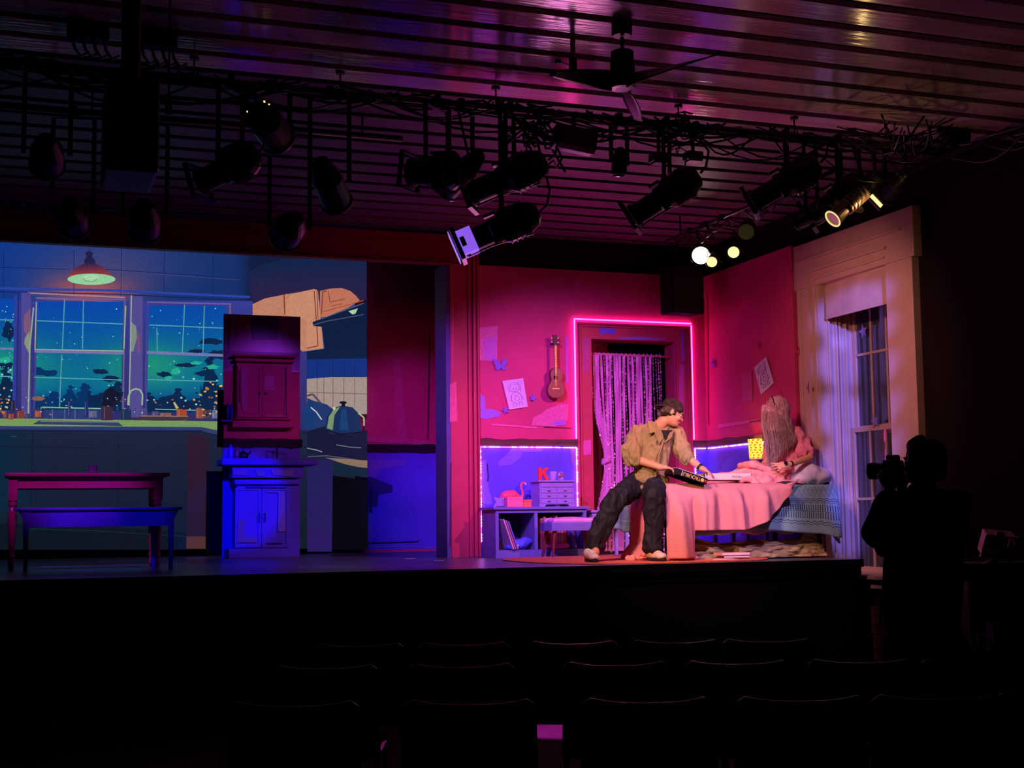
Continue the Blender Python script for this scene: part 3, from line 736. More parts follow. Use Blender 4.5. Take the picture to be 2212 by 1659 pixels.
q.b.build('brushwork', mat_attr('brushed_gloss_glints', rough=.3, grain=.15), cf)

uc = thing('upper_cupboard', 'shallow pink wall cupboard with two round knobs on the narrow flat', 'cupboard', at(568, 925, Y=CY))
px(B(), 508, 786, 626, 908, CY, .10).build('carcass', m_pink, uc)
px(B(), 500, 768, 636, 776, CY, .17).build('cornice', m_pink, uc, bevel=.01)
px(B(), 504, 776, 632, 786, CY, .14).build('cornice', m_pink, uc, bevel=.01)
px(B(), 498, 910, 632, 926, CY, .15).build('lower_ledge', m_pink, uc, bevel=.008)
def door(x0, y0, x1, y1, Yf, m, par, knob=None, handle=None):
    d = px(B(), x0, y0, x1, y1, Yf, .015).build('door', m, par, bevel=.003)
    b = B(); t = 6
    px(b, x0, y0, x1, y0+t, Yf-.015, .010); px(b, x0, y1-t, x1, y1, Yf-.015, .010); px(b, x0, y0+t, x0+t, y1-t, Yf-.015, .010); px(b, x1-t, y0+t, x1, y1-t, Yf-.015, .010)
    b.build('door_frame', m, d, bevel=.002)
    if knob:
        k = at(*knob, Y=Yf); B().lathe((k.x, k.y-.02, k.z), [(.004, 0), (.005, .012), (.014, .018), (.015, .026), (.006, .032)], 14, (0, -1, 0)).build('knob', mat('chrome', (.8,.8,.82), .15, 1, var=0), d, smooth=True)
    if handle:
        k = at(*handle, Y=Yf); B().tube([(k.x, k.y-.015, k.z+.05), (k.x, k.y-.045, k.z+.045), (k.x, k.y-.045, k.z-.045), (k.x, k.y-.015, k.z-.05)], .006, 8).build('handle', mat('chrome', (.8,.8,.82), .15, 1, var=0), d)
door(513, 790, 566, 902, CY-.10, m_pink, uc, knob=(561, 850)); door(567, 790, 622, 902, CY-.10, m_pink, uc, knob=(574, 850))
q = Pic(lambda x, y: at(x, y, Y=CY-.128), (0, -.0015, 0))
q.line([(518, 800), (517, 870)], 3, (60, 12, 40)); q.poly([(521, 795), (536, 793), (534, 880), (528, 890), (522, 880)], (208, 100, 150)); q.poly([(572, 812), (592, 813), (592, 844), (571, 842)], (220, 110, 160)); q.line([(574, 898), (615, 899), (617, 860)], 2.4, (226, 120, 160)); q.line([(618, 792), (618, 898)], 2, (60, 12, 40))
q.b.build('brushwork', m_paint, uc)

lc = thing('lower_cupboard', 'blue painted base cupboard with two bar handles under a worktop', 'cupboard', at(558, 1202, Y=CY-.3))
LY = CY-.02; LD = .34
px(B(), 468, 993, 670, 1008, LY, .42).build('worktop', m_blue, lc, bevel=.012)
px(B(), 492, 1010, 643, 1034, LY, LD).build('drawer_front', m_blue, lc, bevel=.004)
px(B(), 496, 1038, 636, 1048, LY, LD+.03).build('moulding', m_blue, lc, bevel=.006)
px(B(), 502, 1048, 632, 1192, LY, LD-.02).build('carcass', m_blue, lc)
b = B(); a = at(494, 1186, Y=LY-LD-.02); c = at(634, 1196, Y=LY-LD-.02); b.box((a.x, LY-LD-.02, 1.0), (c.x, LY, a.z)); b.build('plinth', m_blue, lc, bevel=.006)
door(508, 1054, 564, 1182, LY-LD+.02, m_blue, lc, handle=(559, 1118)); door(566, 1054, 624, 1182, LY-LD+.02, m_blue, lc, handle=(571, 1118))
q = Pic(lambda x, y: at(x, y, Y=LY-LD-.012), (0, -.0015, 0))
LB2 = (130, 122, 190)
q.poly([(504, 1014), (534, 1014), (534, 1026), (504, 1026)], LB2); q.poly([(552, 1014), (566, 1015), (572, 1028), (556, 1028)], LB2); q.poly([(584, 1014), (634, 1016), (632, 1030), (590, 1026)], LB2)
q.poly([(602, 1064), (616, 1064), (617, 1148), (600, 1148)], LB2); q.line([(576, 1062), (616, 1063)], 3, LB2); q.poly([(515, 1122), (528, 1120), (526, 1158), (555, 1160), (554, 1172), (512, 1172)], (120, 108, 160)); q.line([(530, 1053), (616, 1054)], 2.6, (16, 14, 50)); q.line([(575, 1174), (610, 1174)], 2.6, (16, 14, 50))
q.b.build('brushwork', m_paint, lc)
# worktop clutter and the plate rack
def onpx(x, y, Y): return at(x, y, Y=Y)
p = onpx(498, 993, 14.8); z0 = onpx(560, 993, LY-.42).z
tag(B().lathe((p.x, 14.8, z0), [(.035, 0), (.035, .11), (.03, .13), (.012, .15), (.012, .17)], 16).build('canister', mat('blue_tin', L(90, 80, 210), .3), smooth=False), 'tall blue canister on the left of the kitchen worktop', 'canister')
p = onpx(511, 993, 14.78)
tag(B().lathe((p.x, 14.78, z0), [(.03, 0), (.034, .05), (.03, .11), (.014, .125), (.014, .14), (.02, .145)], 16).build('spice_jar', mat('brown_jar', L(120, 70, 90), .35)), 'brown jar beside the blue canister on the worktop', 'jar')
p = onpx(525, 993, 14.8)
b = B(); b.ell((p.x, 14.8, z0+.05), (.06, .05, .05)); b.tube([(p.x+.04, 14.8, z0+.06), (p.x+.07, 14.8, z0+.08), (p.x+.08, 14.8, z0+.11)], [.015, .01, .008], 8); b.cyl((p.x, 14.8, z0+.09), (p.x, 14.8, z0+.12), .012)
tag(b.build('teapot', m_blackg, smooth=True), 'small black teapot on the kitchen worktop', 'teapot')
p = onpx(612, 993, 14.8)
b = B(); b.cyl((p.x-.06, 14.85, z0), (p.x-.06, 14.85, z0+.16), .01); b.tube([(p.x-.06, 14.85, z0+.15), (p.x, 14.84, z0+.155), (p.x+.1, 14.8, z0+.13)], .01, 8)
tag(b.build('faucet', m_blackg), 'dark tap standing at the right of the kitchen worktop', 'tap')
pr = thing('plate_rack', 'narrow rack holding plates on edge left of the pink wall cupboard', 'rack', onpx(493, 912, CY-.05))
B().box((onpx(484, 0, CY).x, CY-.12, onpx(490, 912, CY).z), (onpx(504, 0, CY).x, CY-.01, onpx(490, 909, CY).z)).build('rack_base', m_blue, pr)
for k in range(2):
    p = onpx(490+k*8, 890, CY-.07)
    tag(B().lathe((p.x-.012, CY-.07, p.z), [(.0, 0), (.05, .004), (.10, .016), (.098, .02), (.05, .008), (0, .005)], 22, (1, 0, 0)).build('plate', mat('plate_blue', L(90, 92, 235), .25, var=0), smooth=True),
        ('blue plate on edge at the left of the rack', 'blue plate on edge next to the pink cupboard side')[k], 'plate', 'plates in the rack')

# ---- table and bench
m_tred = mat('table_paint_red', L(170, 60, 92), .35, var=.15, scale=3, stretch=(.6, 4, 4))
tb = thing('kitchen_table', 'dark red farmhouse table with turned legs at stage left edge', 'table', (.52, 12.65, 1))
B().box((-.14, 12.30, 1.79), (1.22, 13.0, 1.82)).build('tabletop', m_tred, tb, bevel=.006)
b = B(); b.box((-.06, 12.36, 1.69), (1.14, 12.385, 1.79)); b.box((-.06, 12.92, 1.69), (1.14, 12.945, 1.79)); b.box((-.06, 12.36, 1.69), (-.035, 12.94, 1.79)); b.box((1.115, 12.36, 1.69), (1.14, 12.94, 1.79))
b.build('apron', m_tred, tb)
prof = [(.016, 0), (.024, .02), (.026, .05), (.02, .07), (.028, .09), (.03, .11), (.022, .13), (.026, .2), (.037, .40), (.034, .5), (.024, .53), (.036, .55), (.036, .57), (.026, .585)]
for (x, y) in ((-.07, 12.38), (1.13, 12.38), (-.07, 12.92), (1.13, 12.92)):
    b = B(); b.lathe((x, y, 1.0), prof, 14); b.box((x-.036, y-.036, 1.585), (x+.036, y+.036, 1.79)); b.build('leg', m_tred, tb, smooth=False)
gl = thing('glass_tumbler', 'small clear glass tumbler on the red table', 'glass', (.58, 12.5, 1.82))
m_clr = mat('clear_glass', (.75, .9, 1), .03, var=0, trans=.9, spec=.9)
B().lathe((.58, 12.5, 1.821), [(.03, 0), (.038, .01), (.043, .075), (.041, .075), (.036, .018), (0, .014)], 20).build('glass_wall', m_clr, gl, smooth=True)
B().lathe((.58, 12.5, 1.832), [(.034, 0), (.037, .03), (0, .03)], 18).build('water', m_clr, gl)
bn = thing('bench', 'long blue painted bench in front of the red table', 'bench', (.62, 12.1, 1))
m_bench = mat('bench_blue', L(74, 68, 170), .4, var=.1)
B().box((-.06, 11.92, 1.495), (1.29, 12.3, 1.52)).build('seat', m_bench, bn, bevel=.006)
def apr(y): return B().prism([(-.02, y, 1.495), (.05, y, 1.36), (1.20, y, 1.36), (1.26, y, 1.495)], (0, .025, 0))
apr(11.94).build('apron', m_bench, bn); apr(12.25).build('apron', m_bench, bn)
for (x, y) in ((.04, 11.955), (1.2, 11.955), (.04, 12.25), (1.08, 12.25)):
    B().prism([(x-.025, y-.02, 1.49), (x+.025, y-.02, 1.49), (x+.018, y-.02, 1.0), (x-.014, y-.02, 1.0)], (0, .04, 0)).build('leg', m_bench, bn)
# ================================================================ bedroom furniture and things
m_lav = mat('lavender_paint', L(150, 132, 200), .5, var=.06)
m_lavd = mat('blue_grey_paint', L(112, 108, 176), .45, var=.08)
m_white = mat('white_paper', L(235, 225, 232), .7, var=.03)
m_pinkob = mat('pink_card', L(236, 120, 150), .5, var=.05)
m_coral = mat('coral_card', L(232, 112, 92), .5, var=.05)
m_wood = mat('red_brown_wood', L(110, 52, 40), .35, var=.3, scale=6, stretch=(4, 4, .6))
m_gold = mat('brass', (.8, .55, .25), .3, 1, var=.1)
# desk
DX0, DX1, DY0, DY1, DZ = 4.39, 5.36, 12.76, 13.18, 1.50
dk = thing('desk', 'blue-grey open desk with two cubbies against the blue wall panel', 'desk', ((DX0+DX1)/2, 12.97, 1))
B().box((DX0-.03, DY0-.03, DZ-.028), (DX1+.03, DY1+.01, DZ)).build('desktop', m_lavd, dk, bevel=.005)
B().box((DX0, DY0-.003, DZ-.06), (DX1, DY0+.02, DZ-.029)).build('rail', m_lavd, dk)
for x in (DX0, 4.80, DX1-.035): B().box((x, DY0, 1.0), (x+.035, DY1, DZ-.028)).build('side_panel', m_lavd, dk, bevel=.003)
B().box((DX0+.035, DY0+.01, 1.05), (DX1-.035, DY1, 1.075)).build('shelf', m_lavd, dk)
B().box((DX0+.035, DY0+.005, 1.0), (DX1-.035, DY0+.03, 1.05)).build('kickboard', m_lavd, dk)
b = B(); b.box((DX0, DY1-.01, 1.0), (DX1, DY1, 1.16)); b.box((DX0, DY1-.01, 1.24), (DX1, DY1, DZ-.03)); b.box((4.60, DY1-.01, 1.16), (4.66, DY1, 1.24)); b.box((4.80, DY1-.01, 1.16), (DX1, DY1, 1.24))
b.build('back_panel', mat('dark_back_panel', L(52, 40, 78), .7), dk)
def leaning(x, w_, h, d, tilt, m, name, label, cat, grp=None, y=12.86, z=1.077):
    R = Matrix.Rotation(tilt, 3, 'Y')
    c = V((x, y, z)) + R @ V((0, 0, h/2)) + V((math.cos(tilt)*0 + abs(math.sin(tilt))*w_/2, 0, abs(math.sin(tilt))*w_/2*.5))
    o = B().obox(c, w_, d, h, R).build(name, m, bevel=.002); return tag(o, label, cat, grp)
for k, (c, l_) in enumerate((((210, 190, 200), 'white slim record sleeve leaning furthest left in the desk cubby'), ((196, 120, 130), 'pink record sleeve leaning second from the left in the desk cubby'), ((120, 110, 190), 'lilac record sleeve leaning third from the left in the desk cubby'))):
    leaning(4.565+.022*k, .012, .31-.01*k, .26, -.33, mat('sleeve%d' % k, L(*c), .5), 'record_sleeve', l_, 'record', 'records in the left desk cubby', z=1.083)
m_book = [mat('book_a', L(200, 120, 110), .6), mat('book_b', L(226, 190, 160), .6), mat('book_c', L(230, 110, 150), .6), mat('book_d', L(120, 110, 230), .6), mat('book_e', L(150, 70, 70), .6), mat('book_f', L(240, 170, 190), .6), mat('book_g', L(190, 150, 210), .6)]
bl = ['dull red', 'cream', 'hot pink', 'violet blue', 'dark red', 'pale pink', 'lilac']
def book(x, w_, h, mi, lab, y=12.92, z=1.077, tilt=0, d=.18):
    t = thing('book', lab, 'book', (x, y, z), 0, 'books in the right desk cubby')
    R = Matrix.Rotation(tilt, 3, 'Y')
    c = V((x, y, z + h/2 + abs(math.sin(tilt))*w_/2))
    B().obox(c, w_, d, h, R).build('cover', m_book[mi], t, bevel=.002)
    B().obox(c + R @ V((0, .004, .002)) + V((0, -.0, 0)), w_*.7, d-.002, h+.003, R).build('pages', m_white, t)
xs = 4.885
for k, (w_, h, mi) in enumerate(((.03, .30, 4), (.026, .32, 0), (.035, .29, 4), (.022, .31, 2), (.03, .28, 1), (.02, .33, 5), (.03, .30, 6), (.024, .31, 1), (.03, .27, 0))):
    xs += w_/2+.004; book(xs, w_, h, mi, '%s book %s in the right desk cubby' % (bl[mi], ('first from the left', 'second from the left', 'third from the left', 'fourth from the left', 'in the middle', 'just right of the middle', 'third from the right end', 'second from the right end', 'before the blue one')[k])); xs += w_/2
book(5.235, .04, .30, 3, 'thick violet blue book leaning at the right end of the desk cubby', tilt=-.16)
# slippers / cloths low in the cubbies
sh = tag(blob('slipper', [('e', (4.99, 12.80, 1.115), (.055, .04, .036)), ('e', (5.06, 12.80, 1.102), (.10, .045, .024)), ('e', (5.13, 12.80, 1.108), (.06, .04, .03))], mat('pink_felt', L(236, 96, 190), .8), vox=.01, sm=3), 'pink furry slipper lying in front of the books in the desk', 'slipper')
cl = tag(blob('folded_scarf', [('e', (4.66, 12.84, 1.13), (.10, .07, .05)), ('e', (4.74, 12.86, 1.16), (.07, .07, .04)), ('e', (4.57, 12.84, 1.105), (.06, .06, .024))], mat('blue_cloth', L(84, 92, 210), .8), vox=.012, sm=4, disp=.006, dscale=20), 'crumpled blue scarf in the left desk cubby', 'cloth')
B_ = thing('small_box', 'little lilac box in front of the blue scarf in the desk', 'box', (4.60, 12.78, 1.077))
B().box((4.565, 12.765, 1.079), (4.63, 12.79, 1.118)).build('box_body', m_lav, B_, bevel=.002); B().box((4.562, 12.762, 1.118), (4.633, 12.79, 1.126)).build('lid', m_white, B_)
# --- on the desk: boxes, flamingo, chest, letter, mug, globe
t = thing('gift_box', 'plain pale pink box at the front left of the desk', 'box', (4.60, 12.84, DZ))
B().box((4.515, 12.76, DZ), (4.68, 12.90, DZ+.092)).build('box_body', m_pinkob, t, bevel=.003); B().box((4.512, 12.757, DZ+.075), (4.683, 12.903, DZ+.097)).build('lid', m_pinkob, t, bevel=.003)
t = thing('shoe_box', 'coral lidded box between the pink box and the drawer chest', 'box', (4.73, 12.86, DZ))
B().box((4.69, 12.80, DZ), (4.785, 12.93, DZ+.05)).build('box_body', m_coral, t); B().box((4.687, 12.795, DZ+.05), (4.79, 12.935, DZ+.07)).build('lid', m_coral, t, bevel=.003)
t = thing('card_stand', 'lavender wavy edged card stand at the left end of the desk', 'card stand', (4.46, 12.84, DZ))
pts = [(4.39, DZ), (4.505, DZ), (4.505, DZ+.10), (4.48, DZ+.09), (4.455, DZ+.085), (4.43, DZ+.092), (4.395, DZ+.10), (4.405, DZ+.07), (4.42, DZ+.05), (4.405, DZ+.025)]
B().prism([(x, 12.82, z) for x, z in pts], (0, .012, 0)).build('card', m_lav, t, bevel=.002)
B().box((4.42, 12.82, DZ), (4.50, 12.90, DZ+.008)).build('foot', m_lav, t)
fl = thing('flamingo', 'pink flamingo figure with curved neck behind the boxes on the desk', 'ornament', (4.66, 13.0, DZ))
blob('body', [('e', (4.62, 13.0, DZ+.11), (.095, .05, .058)), ('c', (4.66, 13.0, DZ+.12), .05, (4.74, 13.0, DZ+.09), .022), ('e', (4.54, 13.0, DZ+.075), (.03, .02, .03))], mat('flamingo_pink', L(240, 84, 110), .45), fl, vox=.008, sm=4)
B().tube([(4.73, 13.0, DZ+.085), (4.765, 13, DZ+.11), (4.768, 13, DZ+.15), (4.752, 13, DZ+.19), (4.75, 13, DZ+.22), (4.765, 13, DZ+.243), (4.785, 13, DZ+.24)], [.018, .015, .012, .011, .011, .013, .013], 12).build('neck', mat('flamingo_pink', L(240, 84, 110), .45), fl, smooth=True)
B().tube([(4.785, 13.0, DZ+.24), (4.80, 13, DZ+.232), (4.803, 13, DZ+.215)], [.012, .009, .003], 10).build('beak', m_white, fl, smooth=True)
B().tube([(4.66, 13.0, DZ+.08), (4.66, 13.0, DZ)], .006, 8).build('leg', m_pinkob, fl)
jc = thing('jewellery_chest', 'lavender jewellery chest with six small drawers on the desk', 'chest', (5.07, 12.94, DZ))
x0, x1, y0, y1, z0, z1 = 4.885, 5.255, 12.83, 13.08, DZ+.02, DZ+.245
B().box((x0, y0, z0), (x1, y1, z1)).build('body', m_lav, jc)
B().box((x0-.022, y0-.022, z1), (x1+.022, y1+.01, z1+.018)).build('top', m_lav, jc, bevel=.006)
b = B(); b.prism([(x0-.005, y0-.006, DZ), (x0+.05, y0-.006, DZ), (x0+.07, y0-.006, DZ+.022), (x1-.07, y0-.006, DZ+.022), (x1-.05, y0-.006, DZ), (x1+.005, y0-.006, DZ), (x1+.005, y0-.006, DZ+.03), (x0-.005, y0-.006, DZ+.03)], (0, y1-y0, 0)); b.build('plinth', m_lav, jc)
B().box((x0+.012, y0-.008, z1-.05), (x1-.012, y0, z1-.008)).build('drawer', m_lav, jc, bevel=.003)
m_pull = mat('dark_pull', L(60, 44, 70), .4)
for r in range(3):
    for c in range(2):
        xa = x0+.012+c*.176; za = z0+.012+r*.052
        d = B().box((xa, y0-.008, za), (xa+.17, y0, za+.046)).build('drawer', m_lav, jc, bevel=.003)
        B().tube([(xa+.07, y0-.008, za+.024), (xa+.075, y0-.018, za+.021), (xa+.095, y0-.018, za+.021), (xa+.10, y0-.008, za+.024)], .003, 6).build('pull', m_pull, d)
z = z1+.018
KP = [(0,0),(.03,0),(.03,.05),(.045,.062),(.078,0),(.115,0),(.068,.083),(.112,.13),(.075,.13),(.03,.082),(.03,.13),(0,.13)]
tag(B().prism([(4.905+a, 12.90, z+c) for a, c in KP], (0, .03, 0)).build('letter_ornament', mat('red_letter', L(240, 60, 50), .5, var=0), bevel=.002), 'red standing letter K on the left of the jewellery chest', 'ornament')
mg = thing('mug', 'patterned lilac mug on the jewellery chest behind the snow globe', 'mug', (5.10, 12.98, z))
B().lathe((5.095, 12.99, z), [(.036, 0), (.038, .005), (.04, .095), (.037, .095), (.034, .01), (0, .01)], 20).build('cup', mat_pat('mug_pattern', L(170, 150, 220), L(110, 90, 190), lambda u, v: ((u*40).sin()).gt(.3)), mg, smooth=True)
B().tube([(5.06, 12.985, z+.08), (5.035, 12.98, z+.075), (5.028, 12.98, z+.05), (5.04, 12.98, z+.025), (5.06, 12.985, z+.02)], .006, 8).build('handle', m_lav, mg, smooth=True)
sg = thing('snow_globe', 'small snow globe with a pink scene in front of the mug', 'snow globe', (5.15, 12.91, z))
B().lathe((5.15, 12.91, z), [(.03, 0), (.036, .006), (.03, .02), (.026, .024)], 18).build('base', m_lav, sg, smooth=True)
B().ell((5.15, 12.91, z+.055), .036, None, 18, 12).build('globe', m_clr, sg, smooth=True)
blob('figure', [('e', (5.145, 12.91, z+.045), (.012, .01, .016)), ('e', (5.16, 12.905, z+.055), (.012, .01, .012))], m_coral, sg, vox=.004, sm=2)
# --- stool and little side table
sl = thing('stool', 'lavender upholstered stool on splayed dark wooden legs in front of the desk', 'stool', (5.07, 12.5, 1))
m_sat = mat('stool_satin', L(206, 140, 190), .4, var=.12, scale=6, bump=.3, bscale=12)
blob('cushion', [('c', (4.87, 12.38, 1.355), .035, (5.27, 12.38, 1.355), .035), ('c', (4.87, 12.62, 1.355), .035, (5.27, 12.62, 1.355), .035), ('e', (5.07, 12.5, 1.355), (.235, .15, .042))], m_sat, sl, vox=.014, sm=6)
b = B()
hull = [(4.82, 12.34), (5.32, 12.34), (5.34, 12.5), (5.32, 12.66), (4.82, 12.66), (4.80, 12.5)]
b.prism([(x, y, 1.26) for x, y in hull], (0, 0, .085)); b.build('apron', m_lavd, sl, bevel=.006)
for (x, y, sx, sy) in ((4.87, 12.39, -.035, -.03), (5.27, 12.39, .035, -.03), (4.87, 12.61, -.035, .03), (5.27, 12.61, .035, .03)):
    B().cyl((x, y, 1.27), (x+sx, y+sy, 1.0), .021, .011, 12).build('leg', m_wood, sl, smooth=False)
t2 = thing('side_table', 'small lavender side table just inside the doorway behind the seated man', 'table', (5.62, 12.95, 1))
B().box((5.42, 12.78, 1.435), (5.86, 13.12, 1.46)).build('tabletop', m_lav, t2, bevel=.004); B().box((5.44, 12.80, 1.35), (5.84, 13.10, 1.435)).build('apron', m_lav, t2)
for (x, y) in ((5.455, 12.815), (5.825, 12.815), (5.455, 13.085), (5.825, 13.085)): B().box((x-.015, y-.015, 1.0), (x+.015, y+.015, 1.35)).build('leg', m_lav, t2)
# --- rug
def sup(cx, cy, rx, ry, n=3.2, k=56, z=1.0):
    o = []
    for i in range(k):
        t = 2*PI*i/k; c, s = math.cos(t), math.sin(t)
        o.append((cx+rx*math.copysign(abs(c)**(2/n), c), cy+ry*math.copysign(abs(s)**(2/n), s), z))
    return o
tag(B().prism(sup(5.26, 11.47, 1.10, 1.08), (0, 0, .012)).build('rug', mat('coral_rug', L(226, 108, 84), .95, var=.15, scale=18, bump=.5, bscale=120), bevel=.005), 'coral pile rug under the bed and stool', 'rug')

# --- bead curtain in the doorway
bc = thing('bead_curtain', 'bead and sequin string curtain hung on a rod in the doorway, left strings tied back', 'curtain', (6.1, 13.33, 3.15))
ry_ = 13.34; rz_ = at(1350, 766, Y=ry_).z
B().cyl((5.64, ry_, rz_), (6.645, ry_, rz_-.01), .011, seg=12).build('rod', m_pinkob, bc, smooth=True)
m_seq = mat('sequin', L(245, 190, 215), .22, .55, var=.5, scale=90)
m_rib = mat('satin_ribbon', L(214, 130, 200), .35, var=.1, scale=8)
rr = random.Random(11)
strand_beads = None
nst = 33
for k in range(nst):
    x = 5.685 + (6.50-5.685)*k/(nst-1) + rr.uniform(-.006, .006)
    ribbon = (k % 2 == 1 or k % 5 == 2) and k < 28
    tied = k < 8
    n = 46
    def path(t, x=x, k=k):
        z_ = rz_ - t*(rz_-1.03)
        xx = x + .006*math.sin(t*9+k)
        if k < 9:
            kn = .545; pull = math.exp(-((t-kn)/.20)**2) if t < kn else math.exp(-((t-kn)/.27)**2)
            tgt = 5.80 + .012*k
            if k < 5: xx = xx + (tgt+.02-xx)*pull if t < kn else (x-.03) + (tgt+.02-(x-.03))*pull
            else: xx = xx + (tgt-xx)*pull*.9
        return V((xx, ry_+.004*math.sin(k*2.1), z_))
    b = B()
    if ribbon:
        for i in range(n):
            a, c = path(i/n), path((i+1)/n); w_ = .0125
            dy = .004*math.sin(i*.5+k)
            b.q([a+V((-w_, dy, 0)), c+V((-w_, dy, 0)), c+V((w_, -dy, 0)), a+V((w_, -dy, 0))])
        o = b.build('strand', m_rib, bc, solid=.003)
    else:
        i = 0; t = .008
        while t < 1:
            p = path(t); s_ = rr.choice((.008, .010, .012)); h = s_*rr.uniform(1.2, 2.2)
            R = Matrix.Rotation(rr.uniform(0, 3), 3, 'Z')
            i0 = len(b.v); b.v += [p+V((0,0,h)), p+R@V((s_,0,0)), p+R@V((0,s_*.5,0)), p+R@V((-s_,0,0)), p+R@V((0,-s_*.5,0)), p-V((0,0,h))]
            b.f += [[i0,i0+1,i0+2],[i0,i0+2,i0+3],[i0,i0+3,i0+4],[i0,i0+4,i0+1],[i0+5,i0+2,i0+1],[i0+5,i0+3,i0+2],[i0+5,i0+4,i0+3],[i0+5,i0+1,i0+4]]
            t += (h*2+.003)/(rz_-1.03)
        b.tube([path(j/12) for j in range(13)], .0012, 4); o = b.build('strand', m_seq, bc)
    B().lathe((x, ry_, rz_), [(.013, -.004), (.017, -.004), (.017, .004), (.013, .004)], 10, (1, 0, 0)).build('loop', m_rib, bc) if k % 2 == 0 else None
kz = rz_-.545*(rz_-1.03)
blob('tie_knot', [('e', (5.83, ry_-.01, kz), (.055, .03, .03)), ('e', (5.80, ry_-.02, kz-.02), (.03, .025, .03))], m_rib, bc, vox=.008, sm=2, disp=.006, dscale=25)

# --- ukulele on the wall
uk = thing('ukulele', 'small brown ukulele hanging on the pink wall left of the doorway', 'ukulele', (5.19, 13.2, 2.75))
def outl(c, pts): return [V((c[0]+x, c[1], c[2]+z)) for x, z in pts]
uc0 = (5.195, 13.19, 2.62); half = [(0,0),(.045,.004),(.082,.03),(.098,.075),(.088,.125),(.066,.16),(.055,.19),(.062,.215),(.070,.245),(.062,.285),(.038,.312),(.014,.32)]
ol = half + [(-x, z) for x, z in half[::-1] if x > 0]
R = Matrix.Rotation(.05, 3, 'Y')
def rot(ps): c = V(uc0); return [c + R @ (p-c) for p in ps]
B().prism(rot(outl(uc0, ol)), (0, -.055, 0)).build('body', mat('uke_wood', L(118, 62, 48), .4, var=.25, scale=5, stretch=(8,8,.8)), uk, bevel=.004)
B().prism(rot(outl((uc0[0], uc0[1]-.0555, uc0[2]), [(x*.95, .008+z*.955) for x, z in ol])), (0, -.003, 0)).build('soundboard', mat('uke_top', L(150, 92, 68), .35, var=.2, scale=4, stretch=(12,12,.8)), uk)
B().box((uc0[0]-.014, uc0[1]-.068, uc0[2]+.24), (uc0[0]+.014, uc0[1]-.052, uc0[2]+.56)).build('fretboard', mat('uke_neck', L(96, 60, 58), .4), uk)
b = B(); [b.box((uc0[0]-.014, uc0[1]-.0695, uc0[2]+.27+.03*i), (uc0[0]+.014, uc0[1]-.068, uc0[2]+.2715+.03*i)) for i in range(9)]; b.build('frets', m_gold, uk)
B().prism([(uc0[0]-.018, uc0[1]-.06, uc0[2]+.55), (uc0[0]+.018, uc0[1]-.06, uc0[2]+.55), (uc0[0]+.024, uc0[1]-.06, uc0[2]+.66), (uc0[0]-.024, uc0[1]-.06, uc0[2]+.66)], (0, .018, 0)).build('headstock', m_blackg, uk)
for (sx, zz) in ((-1, .585), (1, .585), (-1, .63), (1, .63)): B().ell((uc0[0]+sx*.034, uc0[1]-.055, uc0[2]+zz), (.012, .006, .008), None, 8, 6).build('tuning_peg', m_white, uk)
b = B(); b.lathe((uc0[0], uc0[1]-.0588, uc0[2]+.215), [(.0, 0), (.024, 0), (.024, -.001), (0, -.001)], 18, (0, 1, 0)); b.build('soundhole', m_black, uk)
B().box((uc0[0]-.04, uc0[1]-.066, uc0[2]+.095), (uc0[0]+.04, uc0[1]-.058, uc0[2]+.104)).build('bridge', m_gold, uk)
for k in range(4): B().bar((uc0[0]-.009+.006*k, uc0[1]-.0705, uc0[2]+.1), (uc0[0]-.009+.006*k, uc0[1]-.0705, uc0[2]+.55), .0012).build('string', m_gold, uk)
B().bar((uc0[0], 13.25, uc0[2]+.58), (uc0[0], 13.16, uc0[2]+.58), .02).build('wall_hook', m_blackg, uk)
B().bar((uc0[0]+.0, 13.165, uc0[2]+.57), (uc0[0]+.055, 13.15, uc0[2]+.565), .012).build('wall_hook', m_blackg, uk)

# --- paper shapes, drawings
def star(cx, cz, r, rot_, f, k=.45): return [f(cx+(r if i % 2 == 0 else r*k)*math.sin(rot_+i*PI/5), cz+(r if i % 2 == 0 else r*k)*math.cos(rot_+i*PI/5)) for i in range(10)]
m_card = mat('lilac_card', L(140, 110, 210), .6, var=.05)
m_cardr = mat('rose_card', L(200, 70, 90), .6, var=.05)
fy = lambda x, z: V((x, 13.230, z)); fx = lambda y, z: V((6.980, y, z))
def px2(f, p, back=True): a = at(*p, Y=13.24) if f is fy else at(*p, X=6.99); return (a.x, a.z) if f is fy else (a.y, a.z)
def papers(name, lab, f, p, r, kind, rot_=0, m=None, grp='paper shapes on the pink walls'):
    c = px2(f, p)
    if kind == 'star': pts = star(c[0], c[1], r, rot_, f)
    else:
        S = [(0,-.3),(.25,-.75),(.6,-.7),(.55,-.2),(1,.35),(.85,.9),(.35,.6),(.08,.15),(-.08,.15),(-.35,.7),(-.95,1),(-1,.4),(-.8,0),(-.85,-.4),(-.5,-.7),(-.2,-.55)]
        cr, sr = math.cos(rot_), math.sin(rot_)
        pts = [f(c[0]+r*(x*cr-z*sr), c[1]+r*(x*sr+z*cr)) for x, z in S]
    off = (0, -.004, 0) if f is fy else (-.004, 0, 0)
    return tag(B().prism(pts, off).build(name, m or m_card, solid=0), lab, 'wall decoration', grp)
papers('paper_butterfly', 'lilac paper butterfly on the pink wall above the drawing', fy, (1081, 789), .075, 'b', .1)
papers('paper_star', 'lilac paper star right of the drawing near the ukulele', fy, (1151, 860), .045, 'star', .3)
papers('paper_star', 'lilac paper star at the lower left corner of the drawing', fy, (1092, 886), .045, 'star', -.3)
papers('paper_star', 'small rose paper star high on the side wall above its drawing', fx, (1638, 747), .05, 'star', .2, m_cardr)
papers('paper_star', 'violet paper heart shape near the corner of the side wall', fx, (1541, 785), .05, 'b', 1.2)
